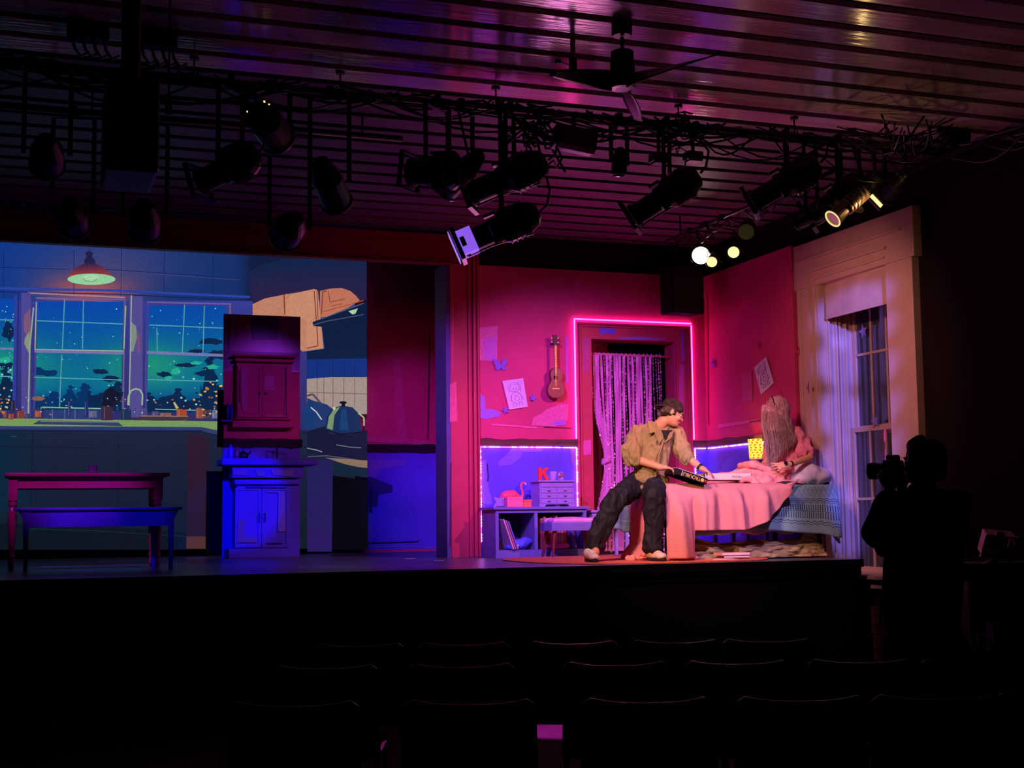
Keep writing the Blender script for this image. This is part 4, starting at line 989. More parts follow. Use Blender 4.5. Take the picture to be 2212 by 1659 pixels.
fc = lambda y, z: V((7.02, y, z))
def px3(p): a = at(*p, X=7.02); return (a.y, a.z)
for nm, p, r, rt, kd, mm, lb in (('paper_butterfly', (1723, 758), .06, .3, 'b', m_cardr, 'red paper butterfly at the edge of the tall window casing'), ('paper_butterfly', (1749, 838), .06, 1.0, 'b', mat('grey_lilac_card', L(130, 96, 130), .6), 'grey lilac paper butterfly on the tall window casing')):
    c = px3(p); S = [(0,-.3),(.25,-.75),(.6,-.7),(.55,-.2),(1,.35),(.85,.9),(.35,.6),(.08,.15),(-.08,.15),(-.35,.7),(-.95,1),(-1,.4),(-.8,0),(-.85,-.4),(-.5,-.7),(-.2,-.55)]
    cr, sr = math.cos(rt), math.sin(rt)
    tag(B().prism([fc(c[0]+r*(x*cr-z*sr), c[1]+r*(x*sr+z*cr)) for x, z in S], (-.004, 0, 0)).build(nm, mm), lb, 'wall decoration', 'paper shapes on the window')
xg = 7.375
for p, lb in (((1866, 716), 'lilac paper star stuck high on the window glass'), ((1899, 910), 'white blue paper star on the meeting rail of the window')):
    a = at(*p, X=xg); tag(B().prism([V((xg-.005 if p[1] < 800 else 7.33, a.y + (.07 if i % 2 == 0 else .03)*math.sin(.2+i*PI/5), a.z+(.07 if i % 2 == 0 else .03)*math.cos(.2+i*PI/5))) for i in range(10)], (-.004, 0, 0)).build('paper_star', mat('pale_star_card', L(160, 140, 225), .6)), lb, 'wall decoration', 'paper shapes on the window')
def drawing(lab, corners, Yp, fn):
    t = thing('drawing', lab, 'drawing', fn(*corners[3])); off = (0, -.003, 0) if Yp else (-.003, 0, 0)
    B().prism([fn(*c) for c in corners], off).build('sheet', m_white, t)
    def uv(u, v):
        a, b_, c, d = [V(fn(*q)) for q in corners]; top = a.lerp(b_, u); bot = d.lerp(c, u); return top.lerp(bot, v) + V(off)*1.6
    lines = []
    def circ(cx, cy, rx, ry, a0=0, a1=360, n=22): lines.append([(cx+rx*math.cos(math.radians(a0+(a1-a0)*i/n)), cy+ry*math.sin(math.radians(a0+(a1-a0)*i/n))) for i in range(n+1)])
    circ(.5, .30, .24, .13); circ(.5, .30, .30, .20, 150, 390); circ(.43, .32, .03, .025); circ(.57, .31, .03, .025); circ(.5, .38, .07, .03, 10, 170)
    circ(.5, .64, .27, .20); circ(.52, .66, .12, .09); lines.append([(.28,.55),(.18,.72),(.30,.74)]); lines.append([(.74,.55),(.86,.72),(.72,.74)])
    circ(.35, .86, .10, .06); circ(.66, .86, .10, .06); circ(.78, .14, .10, .05, 180, 520); lines.append([(.62,.40),(.72,.34),(.80,.30),(.78,.44),(.66,.52)]); lines.append([(.42,.50),(.5,.56),(.6,.50)])
    b = B()
    for ln in lines:
        for p, q_ in zip(ln, ln[1:]):
            a, c = uv(*p), uv(*q_)
            if (a-c).length > 1e-4: b.bar(a, c, .0042, .001)
    b.build('pencil_lines', mat('pencil', L(96, 60, 120), .8, var=0), t)
drawing('white sheet with a pencil figure drawing, tilted, on the pink back wall', [(1085, 823), (1130, 817), (1140, 879), (1100, 885)], True, lambda x, y: at(x, y, Y=13.232))
drawing('tilted pale drawing on the side wall above the long haired woman', [(1629, 794), (1655, 771), (1672, 827), (1644, 852)], False, lambda x, y: at(x, y, X=6.985))
# --- brushed scenic paint on the walls
q = Pic(lambda x, y: at(x, y, Y=PY-.0075), (0, -.0008, 0))
LPK = (226, 118, 160); LIL = (160, 120, 214)
q.poly([(1034, 708), (1075, 704), (1074, 780), (1036, 779)], LPK); q.poly([(1046, 730), (1073, 728), (1072, 780), (1046, 776)], (206, 116, 190))
q.poly([(1035, 852), (1047, 855), (1050, 884), (1066, 884), (1084, 892), (1078, 900), (1048, 906), (1036, 903)], LIL)
q.poly([(1152, 902), (1170, 893), (1182, 884), (1212, 872), (1228, 874), (1226, 908), (1200, 922), (1148, 919)], (232, 108, 160)); q.poly([(1196, 910), (1210, 907), (1222, 908), (1222, 918), (1195, 920)], (180, 110, 214))
q.line([(1062, 917), (1120, 921), (1160, 924)], 3.5, (240, 110, 160)); q.line([(1175, 922), (1235, 925)], 2, (90, 20, 50)); q.poly([(1221, 730), (1228, 724), (1228, 830), (1222, 828)], (196, 90, 190))
LV2 = (120, 104, 214)
q.poly([(1108, 966), (1174, 963), (1176, 968), (1168, 976), (1128, 977), (1126, 988), (1104, 1004), (1080, 1007), (1074, 999), (1096, 980)], LV2)
q.poly([(1036, 996), (1050, 993), (1052, 1030), (1056, 1056), (1062, 1076), (1062, 1092), (1040, 1086), (1036, 1060)], LV2); q.line([(1052, 1002), (1055, 1030), (1053, 1040)], 3, (30, 22, 110)); q.poly([(1231, 968), (1240, 968), (1238, 1004), (1234, 1000)], (130, 90, 150)); q.line([(1206, 964), (1236, 966)], 2.4, (40, 26, 130))
q.b.build('brushwork', m_paint, wb)
q = Pic(lambda x, y: at(x, y, X=PX-.0075), (-.0008, 0, 0))
q.poly([(1600, 806), (1624, 800), (1626, 866), (1604, 870)], (206, 84, 140)); q.poly([(1552, 917), (1640, 905), (1640, 911), (1550, 925)], (226, 100, 150)); q.line([(1618, 912), (1655, 906)], 2.4, (90, 14, 40)); q.line([(1530, 918), (1528, 640)], 2, (150, 30, 60))
q.poly([(1550, 975), (1600, 970), (1560, 1000), (1552, 1020)], (90, 60, 190)); q.poly([(1692, 875), (1704, 872), (1706, 900), (1696, 905)], (150, 100, 190))
q.b.build('brushwork', m_paint, ws)
q = Pic(lambda x, y: at(x, y, Y=PY-.052), (0, -.0008, 0))
q.poly([(972, 830), (986, 824), (988, 910), (972, 912)], (230, 104, 130)); q.line([(978, 640), (978, 800)], 3, (216, 100, 120)); q.line([(974, 1000), (973, 1180)], 2.5, (80, 14, 30))
q.b.build('brushwork', m_paint, fr)
q = Pic(lambda x, y: at(x, y, Y=PY-.024), (0, -.0008, 0))
q.poly([(1294, 708), (1330, 710), (1330, 722), (1296, 722)], (110, 90, 220)); q.poly([(1332, 729), (1380, 727), (1436, 731), (1438, 735), (1340, 733)], (150, 110, 200)); q.poly([(1258, 728), (1275, 732), (1274, 800), (1259, 804)], (190, 76, 130)); q.poly([(1470, 712), (1477, 712), (1478, 780), (1472, 780)], (150, 110, 190)); q.poly([(1468, 785), (1478, 790), (1478, 900), (1466, 900)], (200, 90, 150)); q.poly([(1260, 952), (1277, 950), (1277, 981), (1260, 984)], (226, 90, 170))
q.b.build('brushwork', m_paint, dc)

# --- speaker hung at the corner
sp = thing('loudspeaker', 'black loudspeaker hung high in the corner right of the doorway', 'speaker', (6.58, 13.0, 3.55))
Rz = Matrix.Rotation(.10, 3, 'Z')
B().obox((6.60, 12.98, 3.79), .40, .26, .52, Rz).build('cabinet', m_black, sp, bevel=.02)
B().obox(V((6.60, 12.98, 3.79)) + Rz @ V((0, -.135, 0)), .37, .012, .49, Rz).build('grille', mat('speaker_grille', (.02, .014, .02), .7), sp, bevel=.006)
B().bar((6.60, 13.05, 4.04), (6.62, 13.1, 4.34), .03).build('bracket', m_blackg, sp)

# --- lamp on night table in the corner
lx = at(1634, 970, Y=12.12); lz = lx.z
nt_ = thing('night_table', 'blue night table in the corner behind the bed', 'table', (6.78, 12.15, 1))
B().box((6.56, 11.95, 1.60), (6.97, 12.36, 1.625)).build('tabletop', m_lavd, nt_, bevel=.004)
for (x, y) in ((6.58, 11.97), (6.95, 11.97), (6.58, 12.34), (6.95, 12.34)): B().box((x-.018, y-.018, 1.0), (x+.018, y+.018, 1.60)).build('leg', m_lavd, nt_)
lp = thing('table_lamp', 'small lit lamp with a yellow patterned drum shade beside the woman', 'lamp', (lx.x, 12.12, 1.625))
m_shade = mat_pat('lamp_shade_print', L(255, 226, 70), L(196, 84, 30), lambda u, v: (((u*62.8)+(v*18.0).sin()*1.5).sin()*((v*25).sin())).gt(.34), .8, emit=1.25)
zs = lz - .10
b = B(); b.sheet(lambda u, v: (lx.x+(.083-.012*v)*math.cos(2*PI*u), 12.12+(.083-.012*v)*math.sin(2*PI*u), zs+.20*(1-v)), 28, 4); b.build('lamp_shade', m_shade, lp, smooth=True, solid=.002)
B().lathe((lx.x, 12.12, zs-.006), [(.070, 0), (.074, 0), (.074, .012), (.070, .012)], 24).build('shade_ring', mat('warm_white_trim', L(255, 240, 200), .6), lp)
B().cyl((lx.x, 12.12, 1.63), (lx.x, 12.12, zs+.08), .010, seg=12).build('stem', mat('lamp_stem', L(250, 230, 190), .4), lp)
B().lathe((lx.x, 12.12, 1.626), [(.05, 0), (.05, .01), (.015, .02)], 18).build('lamp_base', m_white, lp)
l = bpy.data.lights.new('lamp_bulb', 'POINT'); l.energy = 3.0; l.color = (1, .72, .34); l.shadow_soft_size = .03
o = bpy.data.objects.new('lamp_bulb', l); COL.objects.link(o); o.location = (lx.x-.035, 12.10, zs+.03)

# ================================================================ bed
BX0, BX1, BY0, BY1, BT = 5.31, 6.98, 10.82, 11.78, 1.655
bed = thing('bed', 'single bed standing along the side wall at the stage edge', 'bed', ((BX0+BX1)/2, 11.3, 1.012))
m_bfr = mat('dark_bed_frame', L(34, 26, 30), .6)
B().box((BX0+.03, BY0+.03, 1.29), (BX1-.02, BY1-.02, 1.36)).build('bed_frame', m_bfr, bed)
B().box((BX0+.02, BY0+.02, 1.36), (BX1-.01, BY1-.01, 1.62)).build('mattress', m_white, bed, bevel=.04)
for (x, y) in ((BX0+.10, BY0+.12), (BX1-.09, BY0+.10), (BX0+.10, BY1-.08), (BX1-.09, BY1-.08)): B().cyl((x, y, 1.29), (x, y, 1.012), .03, .022, 12).build('leg', m_bfr, bed)
def sm(t): t = max(0, min(1, t)); return t*t*(3-2*t)
def nz(x, y, z=0): return noise.noise(V((x, y, z)))
# quilt
def qpat(u, v):
    a = ((u*150).sin()*.010); w1 = ((v-.385+a).ab()).lt(.005); w2 = ((v-.42+a).ab()).lt(.006); w3 = ((v-.455+a).ab()).lt(.004)
    w4 = ((v-.79+a).ab()).lt(.006); w5 = ((v-.835+a).ab()).lt(.005)
    zz = ((((u*18).fr()-.5).ab()*.34 + .17 - v).ab()).lt(.006); z2 = ((((u*18+.5).fr()-.5).ab()*.34 + .17 - v).ab()).lt(.004)
    band = (v.gt(.49)*v.lt(.60)).mx(v.gt(.625)*v.lt(.735)); st_ = ((u*70).fr()).lt(.33)*band
    ln = ((v-.612).ab()).lt(.004)
    return w1.mx(w2).mx(w3).mx(w4).mx(w5).mx(zz).mx(z2).mx(st_).mx(ln)
m_quilt = mat_pat('turquoise_quilt', L(128, 164, 170), L(34, 46, 70), qpat, .85)
def quilt_front(u, v):
    x = 5.33 + u*(7.0-5.33); dr = .42 + .02*math.sin(u*9) + .05*sm((u-.88)/.12)
    y = BY0 - .012 - .03*sm(v*1.5) - .010*math.sin(u*26+v*2)*v - .035*sm((u-.9)/.1)*v
    if v < .12: return V((x, BY0+.30*(1-v/.12) - .012*(v/.12), BT + .004))
    t = (v-.12)/.88
    r = .035
    if t < .1: a = t/.1*PI/2; return V((x, BY0-.012-r*math.sin(a)*1.0+.0, BT+.004-r*(1-math.cos(a))))
    return V((x, y-r+.012, BT+.004-r-(t-.1)/.9*(dr-r)))
ql = thing('quilt', 'turquoise quilt with dark wave and stripe bands draped over the bed front', 'quilt', (6.5, 10.8, 1.655))
B().sheet(quilt_front, 120, 26).build('front_drape', m_quilt, ql, smooth=True, solid=.008)
def quilt_foot(u, v):                                 # hanging at the foot, behind the man's legs
    y = BY0+.3 + u*(BY1-BY0-.3+.02); t = v
    return V((BX0-.02-.05*sm(t*2)-.02*math.sin(u*12)*t - .05*sm((u-.8)/.2)*t, y, BT+.002-.36*t - .05*t*math.sin(u*3)))
B().sheet(quilt_foot, 30, 20).build('foot_drape', m_quilt, ql, smooth=True, solid=.008)
B().box((BX0, BY0+.02, 1.622), (BX1, BY1, 1.652)).build('quilt_top', m_quilt, ql, bevel=.012)
def corner(u, v):                                     # fabric swinging out past the right end
    ang = u*PI/2; r = .04+.13*v; return V((BX1-.02+r*math.sin(ang)*.55, BY0-.035+.05-(.04+.09*v)*math.cos(ang)+.10*u, BT-.01-.46*v - .06*math.sin(u*PI)*v))
B().sheet(corner, 14, 18).build('corner_drape', m_quilt, ql, smooth=True, solid=.008)
ql2 = thing('under_sheet', 'pinkish sheet edge showing under the quilt hem', 'sheet', (6.3, 10.82, 1.25))
B().sheet(lambda u, v: (5.75+u*1.2, BY0-.028-.012*math.sin(u*40)*v+.01, 1.33-.10*v-.014*math.sin(u*23)), 60, 4).build('hem', mat('rose_sheet', L(180, 130, 140), .8), ql2, smooth=True, solid=.004)
# dust ruffle
m_dust = mat('beige_cloth', L(176, 150, 112), .85, var=.12, scale=5, bump=.6, bscale=14)
du = thing('dust_cloth', 'crumpled beige cloth hanging under the bed to the stage floor', 'cloth', (6.3, 10.95, 1.012))
def dust(u, v):
    x = 5.50+u*1.42; top = 1.165 + .05*nz(u*5, 1.3) + .10*sm((u-.82)/.06)*sm((1-u)/.1) - .05*sm((.06-u)/.06)
    return V((x + .02*nz(u*14, v*4), BY0+.10-.07*v + .035*nz(u*11, v*5, 2)+.02*nz(u*24, v*10), top-(top-1.014)*v))
B().sheet(dust, 130, 24).build('cloth_fold', m_dust, du, smooth=True, solid=.006)
# pink knitted blanket
m_knit = mat_pat('pink_knit', L(232, 150, 150), L(218, 128, 132), lambda u, v: ((v*430).sin()*((u*420).sin()*.35+.65)).gt(.1), .9, bump=.9)
bk = thing('knitted_blanket', 'pink ribbed knitted blanket covering the bed from the foot and trailing to the floor', 'blanket', (5.8, 10.9, 1.66))
def legs(x, y):                                        # woman's legs under the blanket
    h = 0
    for (cx, cy, sx, sy, hh) in ((6.42, 11.30, .16, .16, .20), (6.16, 11.40, .15, .12, .10), (5.92, 11.46, .16, .10, .06), (6.60, 11.14, .16, .15, .12)): h += hh*math.exp(-((x-cx)/sx)**2-((y-cy)/sy)**2)
    return h
def btop(u, v):
    x = BX0-.03+u*(6.72-BX0); y = BY0-.02+v*(BY1-BY0+.0)
    e = sm((1-abs(v-.5)*2)*6)
    return V((x, y, BT+.016 + legs(x, y) + .012*nz(x*9, y*9)*e + .018*nz(x*4, y*5, 4)*e + .03*math.exp(-((x-6.5)/.12)**2)*abs(math.sin(y*26))))
B().sheet(btop, 70, 44).build('top_spread', m_knit, bk, smooth=True, solid=.012)
def bfront(u, v):
    x = BX0-.07+u*1.19
    # hem height: long tail at the foot corner, level in the middle, sweeping up at the right
    k = (x-BX0)
    hem = 1.03 + (1.265-1.03)*sm((k-.13)/.07)
    if k > .70: hem = 1.265 + (1.62-1.265)*min(1, ((k-.70)/.44))**1.7
    fold = -.045-.045*math.sin(k*23+.6)-.016*math.sin(k*51+1)
    z0 = BT+.016; z_ = z0 - (z0-hem)*v
    y = BY0-.05 -.055*sm(v*4) + fold*sm(v*2) - .02*v - (.05*sm((.16-k)/.1)*v)
    return V((x+.03*v*math.sin(k*14), y if v > .0 else BY0-.03, z_))
B().sheet(bfront, 150, 40).build('front_drape', m_knit, bk, smooth=True, solid=.012)
def bfoot(u, v):
    y = BY0-.10+.07*(1-sm(v*5))+u*.66; z0 = BT+.014; hem = 1.03 + .02*math.sin(u*7)
    return V((BX0-.04-.08*sm(v*3)+.02*math.sin(u*20+.5)*sm(v*1.6)-.10*sm((v-.75)/.25)*abs(math.sin(u*9)), y+.03*v*math.sin(u*11), z0-(z0-hem)*v))
B().sheet(bfoot, 60, 34).build('foot_drape', m_knit, bk, smooth=True, solid=.012)
blob('floor_bunch', [('e', (5.36, 10.72, 1.035), (.12, .06, .028)), ('e', (5.47, 10.71, 1.03), (.07, .04, .02)), ('e', (5.18, 10.85, 1.035), (.12, .07, .026)), ('e', (5.05, 10.96, 1.03), (.08, .05, .02))], m_knit, bk, vox=.012, sm=3, disp=.02, dscale=14)
# rolled bunch near the woman and the turned-down flap
rp = []
A2 = lambda x, y, Y: at(x, y, Y=Y)
for pts, r_ in (([(1600, 1006, 11.2), (1625, 1004, 10.98), (1660, 1016, 10.96), (1688, 1034, 10.94), (1684, 1050, 10.92), (1655, 1052, 10.90), (1632, 1050, 10.88)], .034),
                ([(1575, 1026, 10.96), (1610, 1018, 10.94), (1642, 1024, 10.92), (1664, 1038, 10.90), (1648, 1048, 10.88)], .030), ([(1600, 1036, 10.92), (1625, 1034, 10.90), (1636, 1044, 10.87), (1618, 1052, 10.86)], .028)):
    w_ = [at(q_[0], q_[1], Y=q_[2]) for q_ in pts]
    for a_, c_ in zip(w_, w_[1:]): rp.append(('c', a_, r_, c_, r_))
rp += [('e', A2(1645, 1036, 10.97), (.15, .08, .055)), ('e', A2(1615, 1030, 11.05), (.16, .10, .06)), ('e', A2(1668, 1034, 10.98), (.08, .07, .06))]
blob('rolled_bunch', rp, m_knit, bk, vox=.009, sm=10, disp=.006, dscale=10)
def flap(u, v):
    a = at(1560+u*55, 1052+v*72-(u*14), Y=BY0-.10)
    return V((a.x+.03*v, BY0-.10-.012*math.sin(u*9), a.z))
def flap2(u, v):
    # strip sweeping from the rolled bunch down to the hem
    p0 = V((6.47-.01*u, BY0-.075, 1.66)); p1 = V((6.02, BY0-.12, 1.30))
    c = p0.lerp(p1, v); wv = .15*(1-v)**.8+.015
    return c + V((wv*(u-.2), -.015*math.sin(u*PI), .05*u*(1-v)-.03*math.sin(v*PI)))
B().sheet(flap2, 12, 24).build('turned_flap', m_knit, bk, smooth=True, solid=.012)
# pillow
pil = thing('pillow', 'large lavender white pillow leaning against the wall at the head of the bed', 'pillow', (6.88, 11.1, 1.66))
m_pil = mat('pillow_cotton', L(206, 200, 226), .8, var=.04, bump=.25, bscale=9)
blob('pillow_case', [('c', (6.78, 10.90, 1.70), .05, (6.97, 10.92, 1.72), .05), ('e', (6.83, 11.05, 1.775), (.15, .22, .11)), ('e', (6.93, 11.0, 1.74), (.12, .20, .09)), ('c', (6.72, 11.25, 1.72), .06, (6.95, 11.3, 1.74), .06), ('e', (6.78, 11.0, 1.72), (.17, .18, .07))], m_pil, pil, vox=.014, sm=6, disp=.008, dscale=8)
tag(B().box((6.93, 10.86, 1.655), (7.0, 11.5, 1.80)).build('bolster', mat('dark_bolster', L(44, 36, 48), .8), bevel=.03), 'dark bolster behind the lavender pillow', 'bolster')
# boxes of the board game
def at3(p, Y): return at(p[0], p[1], Y=Y)
gb = thing('board_game', 'open white cardboard game box lying on the blanket beside the wristband arm', 'box', (5.85, 10.98, 1.68))
bx0, bx1, by0, by1, bz0, bz1 = 5.72, 6.20, 10.90, 11.14, 1.705, 1.768
b = B(); b.box((bx0, by0, bz0), (bx1, by0+.006, bz1)); b.box((bx0, by1-.006, bz0), (bx1, by1, bz1)); b.box((bx0, by0, bz0), (bx0+.006, by1, bz1)); b.box((bx1-.006, by0, bz0), (bx1, by1, bz1)); b.box((bx0, by0, bz0), (bx1, by1, bz0+.005))
b.build('tray', mat('white_card', L(232, 214, 200), .6, var=.03), gb)
def text(s, size, m, parent, frm, xdir, ydir, name='lettering', ext=.0006, align='CENTER'):
    c = bpy.data.curves.new(name, 'FONT'); c.body = s; c.size = size; c.extrude = ext; c.align_x = align; c.align_y = 'CENTER'
    o = bpy.data.objects.new(name, c); COL.objects.link(o)
    x = V(xdir).normalized(); y = V(ydir); y = (y-x*y.dot(x)).normalized(); z = x.cross(y)
    Rm = Matrix((x, y, z)).transposed().to_4x4(); Rm.translation = V(frm)
    dg = bpy.context.evaluated_depsgraph_get(); me = bpy.data.meshes.new_from_object(o.evaluated_get(dg))
    bpy.data.objects.remove(o); bpy.data.curves.remove(c)
    r = parent
    while r.parent: r = r.parent
    me.transform(ROOTM[r.name] @ Rm); me.materials.clear(); me.materials.append(m); me.name = name
    o = bpy.data.objects.new(name, me); COL.objects.link(o); o.parent = parent; return o
text('TROUBLE', .026, mat('grey_print', L(130, 110, 110), .7, var=0), gb, (6.05, by0-.0015, 1.735), (1, 0, 0), (0, 0, 1))
# magazines and game boxes on the floor at the bed
for k, (x, y, z_, w_, d, h, rz, c, nm, lb, ct) in enumerate((
    (5.78, 10.70, 1.0, .30, .13, .022, .10, (214, 150, 140), 'magazine', 'pale pink magazine at the bottom of the floor pile by the bed', 'magazine'),
    (5.88, 10.70, 1.024, .25, .14, .018, -.06, (120, 40, 44), 'magazine', 'dark red magazine in the middle of the floor pile by the bed', 'magazine'),
    (5.87, 10.71, 1.044, .28, .15, .026, .04, (226, 150, 138), 'game_carton', 'salmon flat box on top of the floor pile by the bed', 'box'))):
    R = Matrix.Rotation(rz, 3, 'Z'); t = thing(nm, lb, ct, (x, y, z_))
    B().obox((x, y, z_+h/2), w_, d, h, R).build('cover', mat('pile%d' % k, L(*c), .5), t, bevel=.002)
    B().obox((x, y-.001, z_+h/2), w_-.008, d+.001, h*.6, R).build('pages', m_white, t)
# ================================================================ people
def basis(fwd, up):
    f = V(fwd).normalized(); u = V(up); u = (u-f*u.dot(f)).normalized(); r = f.cross(u)
    return Matrix((r, f, u)).transposed()           # local x = right, y = forward, z = up
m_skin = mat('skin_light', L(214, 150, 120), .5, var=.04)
m_skin2 = mat('skin_fair', L(220, 158, 126), .5, var=.04)
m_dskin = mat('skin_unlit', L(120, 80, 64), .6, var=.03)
m_hair = mat('brown_hair', L(60, 44, 34), .5, var=.4, scale=30, bump=.5, bscale=50)
m_eye = mat('eye_white', L(225, 220, 215), .3, var=0); m_iris = mat('iris', L(40, 28, 22), .3, var=0)
m_lip = mat('lips', L(180, 92, 84), .5, var=0); m_glassrim = mat('spectacle_rim', (.01, .01, .012), .3)
def head_prims(c, R, s=1.0):
    P = lambda x, y, z: V(c)+R@V((x*s, y*s, z*s))
    return [('e', P(0, -.012, .03), (.076*s, .096*s, .085*s), R), ('e', P(0, .018, -.025), (.064*s, .074*s, .085*s), R),
            ('e', P(0, .038, -.078), (.044*s, .044*s, .032*s), R), ('e', P(0, .070, -.084), (.022*s, .018*s, .018*s), R),
            ('c', P(0, .086, .012), .009*s, P(0, .104, -.026), .0105*s), ('e', P(.012, .092, -.032), (.007*s, .009*s, .006*s), R), ('e', P(-.012, .092, -.032), (.007*s, .009*s, .006*s), R),
            ('c', P(-.035, .078, .022), .012*s, P(.035, .078, .022), .012*s), ('e', P(.036, .062, -.03), (.026*s, .026*s, .024*s), R), ('e', P(-.036, .062, -.03), (.026*s, .026*s, .024*s), R),
            ('e', P(.077, -.008, -.006), (.011*s, .020*s, .031*s), R), ('e', P(-.077, -.008, -.006), (.011*s, .020*s, .031*s), R), ('e', P(0, .088, -.060), (.024*s, .010*s, .008*s), R)]
def face(c, R, par, s=1.0):
    P = lambda x, y, z: V(c)+R@V((x*s, y*s, z*s))
    for sx in (-1, 1):
        e = B().ell(P(sx*.031, .078, .002), (.0135*s, .009*s, .0075*s), R, 12, 8).build('eye', m_eye, par, smooth=True)
        B().ell(P(sx*.031, .0855, .001), (.006*s, .003*s, .006*s), R, 10, 6).build('iris', m_iris, e, smooth=True)
        B().tube([P(sx*.014, .091, .019), P(sx*.032, .090, .026), P(sx*.050, .078, .020)], [.003*s, .004*s, .002*s], 6).build('eyebrow', m_hair, par)
    B().tube([P(-.024, .086, -.059), P(-.01, .098, -.057), P(.01, .098, -.057), P(.024, .086, -.059)], [.002*s, .005*s, .005*s, .002*s], 8).build('lips', m_lip, par, smooth=True)
def hand_prims(w_, kn, palm_n, side, curl=.5, s=1.0, spread=.0):
    """wrist w_, knuckle centre kn, palm normal (facing the held thing); four fingers and a thumb"""
    w_, kn = V(w_), V(kn); d = (kn-w_).normalized(); n_ = V(palm_n); n_ = (n_-d*n_.dot(d)).normalized(); sd = d.cross(n_)*side
    out = [('c', w_, .024*s, w_.lerp(kn, .5), .026*s)]
    for i, ln in enumerate((.070, .078, .073, .058)):
        o = (i-1.5)*.0195*s; base = kn + sd*o
        out.append(('c', w_+sd*o*.6, .015*s, base, .0115*s))
        a1 = curl*.55; p = base; dd = d
        for j, (fr_, rr_) in enumerate(((.42, .0095), (.32, .0088), (.26, .0075))):
            an = curl*(.5+.55*j)
            q_ = p + (d*math.cos(an) + n_*math.sin(an) + sd*spread*(i-1.5)*.25)*ln*fr_*s
            out.append(('c', p, rr_*s, q_, rr_*.92*s)); p = q_
    t0 = w_ + sd*(-.022)*s + d*.02*s; t1 = t0 + (d*.55 - sd*.75 + n_*.35).normalized()*.038*s; t2 = t1 + (d*.8 - sd*.25 + n_*.55).normalized()*.032*s
    out += [('c', t0, .015*s, t1, .0115*s), ('c', t1, .0112*s, t2, .0085*s)]
    return out
A = lambda x, y, Y: at(x, y, Y=Y)

# ---------------------------------------------------------------- seated man
man = thing('person', 'man in backward cap, olive shirt and dark trousers sitting on the bed corner', 'person', (5.2, 10.95, 1.012))
pel = A(1395, 1036, 11.06); che = A(1410, 962, 11.02); nb = A(1419, 926, 11.0); nt2 = A(1434, 909, 10.95)
hc = A(1452, 893, 10.92); HR = basis((.86, -.34, -.42), (.38, .06, .95))
shL, shR = A(1374, 936, 11.06), A(1461, 938, 10.98)      # picture-left and picture-right shoulders
elL, elR = A(1362, 988, 10.95), A(1482, 984, 10.86)
wrL, wrR = A(1428, 1010, 10.76), A(1514, 1011, 10.74)
knL, knR = A(1446, 1011, 10.74), A(1530, 1019, 10.70)
hiL, hiR = A(1379, 1045, 11.02), A(1413, 1046, 11.0)
kneL, kneR = A(1328, 1080, 10.80), A(1413, 1072, 10.64)
anL, anR = A(1284, 1180, 10.86), A(1411, 1184, 10.70)
body = head_prims(hc, HR) + [('c', nb, .058, nt2, .054), ('e', che, (.12, .07, .16)), ('c', shL+V((.02, 0, -.02)), .036, elL, .042), ('c', shR+V((-.02, 0, -.02)), .036, elR, .042), ('c', nb, .048, shL, .03), ('c', nb, .048, shR, .03),
    ('c', elL, .043, wrL, .029), ('c', elR, .043, wrR, .028), ('c', che, .09, pel, .09), ('c', hiL, .06, kneL, .045), ('c', hiR, .06, kneR, .045), ('c', kneL, .045, anL, .035), ('c', kneR, .045, anR, .035),
    ('c', anL, .036, anL+V((-.02, -.07, -.05)), .035), ('c', anR, .036, anR+V((0, -.07, -.05)), .035)]
body += hand_prims(wrL, knL, (.5, -.1, -.85), -1, .95)
body += hand_prims(wrR, knR, (.1, -.1, -.95), -1, .45)
blob('body', body, m_skin, man, vox=.0065, sm=2)
face(hc, HR, man)
P = lambda x, y, z: hc + HR @ V((x, y, z))
# hair under the cap and the cap itself
blob('hair', [('e', P(0, -.03, .012), (.083, .088, .076), HR), ('c', P(.07, .0, .01), .018, P(.074, .018, -.02), .010), ('c', P(-.07, .0, .01), .018, P(-.074, .018, -.02), .010), ('c', P(-.05, -.085, -.035), .03, P(.05, -.085, -.035), .03)], m_hair, man, vox=.008, sm=2, disp=.006, dscale=50)
m_cap = mat('camo_cap', L(40, 31, 29), .9, var=.85, scale=26)
capm = blob('cap', [('e', P(0, -.018, .052), (.089, .104, .082), HR), ('c', P(-.06, .055, .045), .026, P(.06, .055, .045), .026)], m_cap, man, vox=.007, sm=3); capm['label'] = 'mottled brown cap worn backward'
b = B()
def brim(u, v): a = (u-.5)*1.9; return P(math.sin(a)*(.075+.012*v), -.085-.085*v*math.cos(a*.9), .020-.030*v+.018*math.cos(a*1.4))
b.sheet(brim, 12, 6); b.build('cap_brim', m_cap, capm, smooth=True, solid=.006)
b = B()
for sx in (-1, 1):
    pts = [P(sx*.033+.021*math.cos(t*PI/6), .103, .002+.017*math.sin(t*PI/6)) for t in range(13)]; b.tube(pts, .0018, 6)
    b.tube([P(sx*.054, .103, .006), P(sx*.078, .05, .008), P(sx*.083, -.01, .006)], .0018, 6)
b.tube([P(-.012, .106, .004), P(0, .112, .007), P(.012, .106, .004)], .0018, 6); b.build('spectacles', m_glassrim, man)
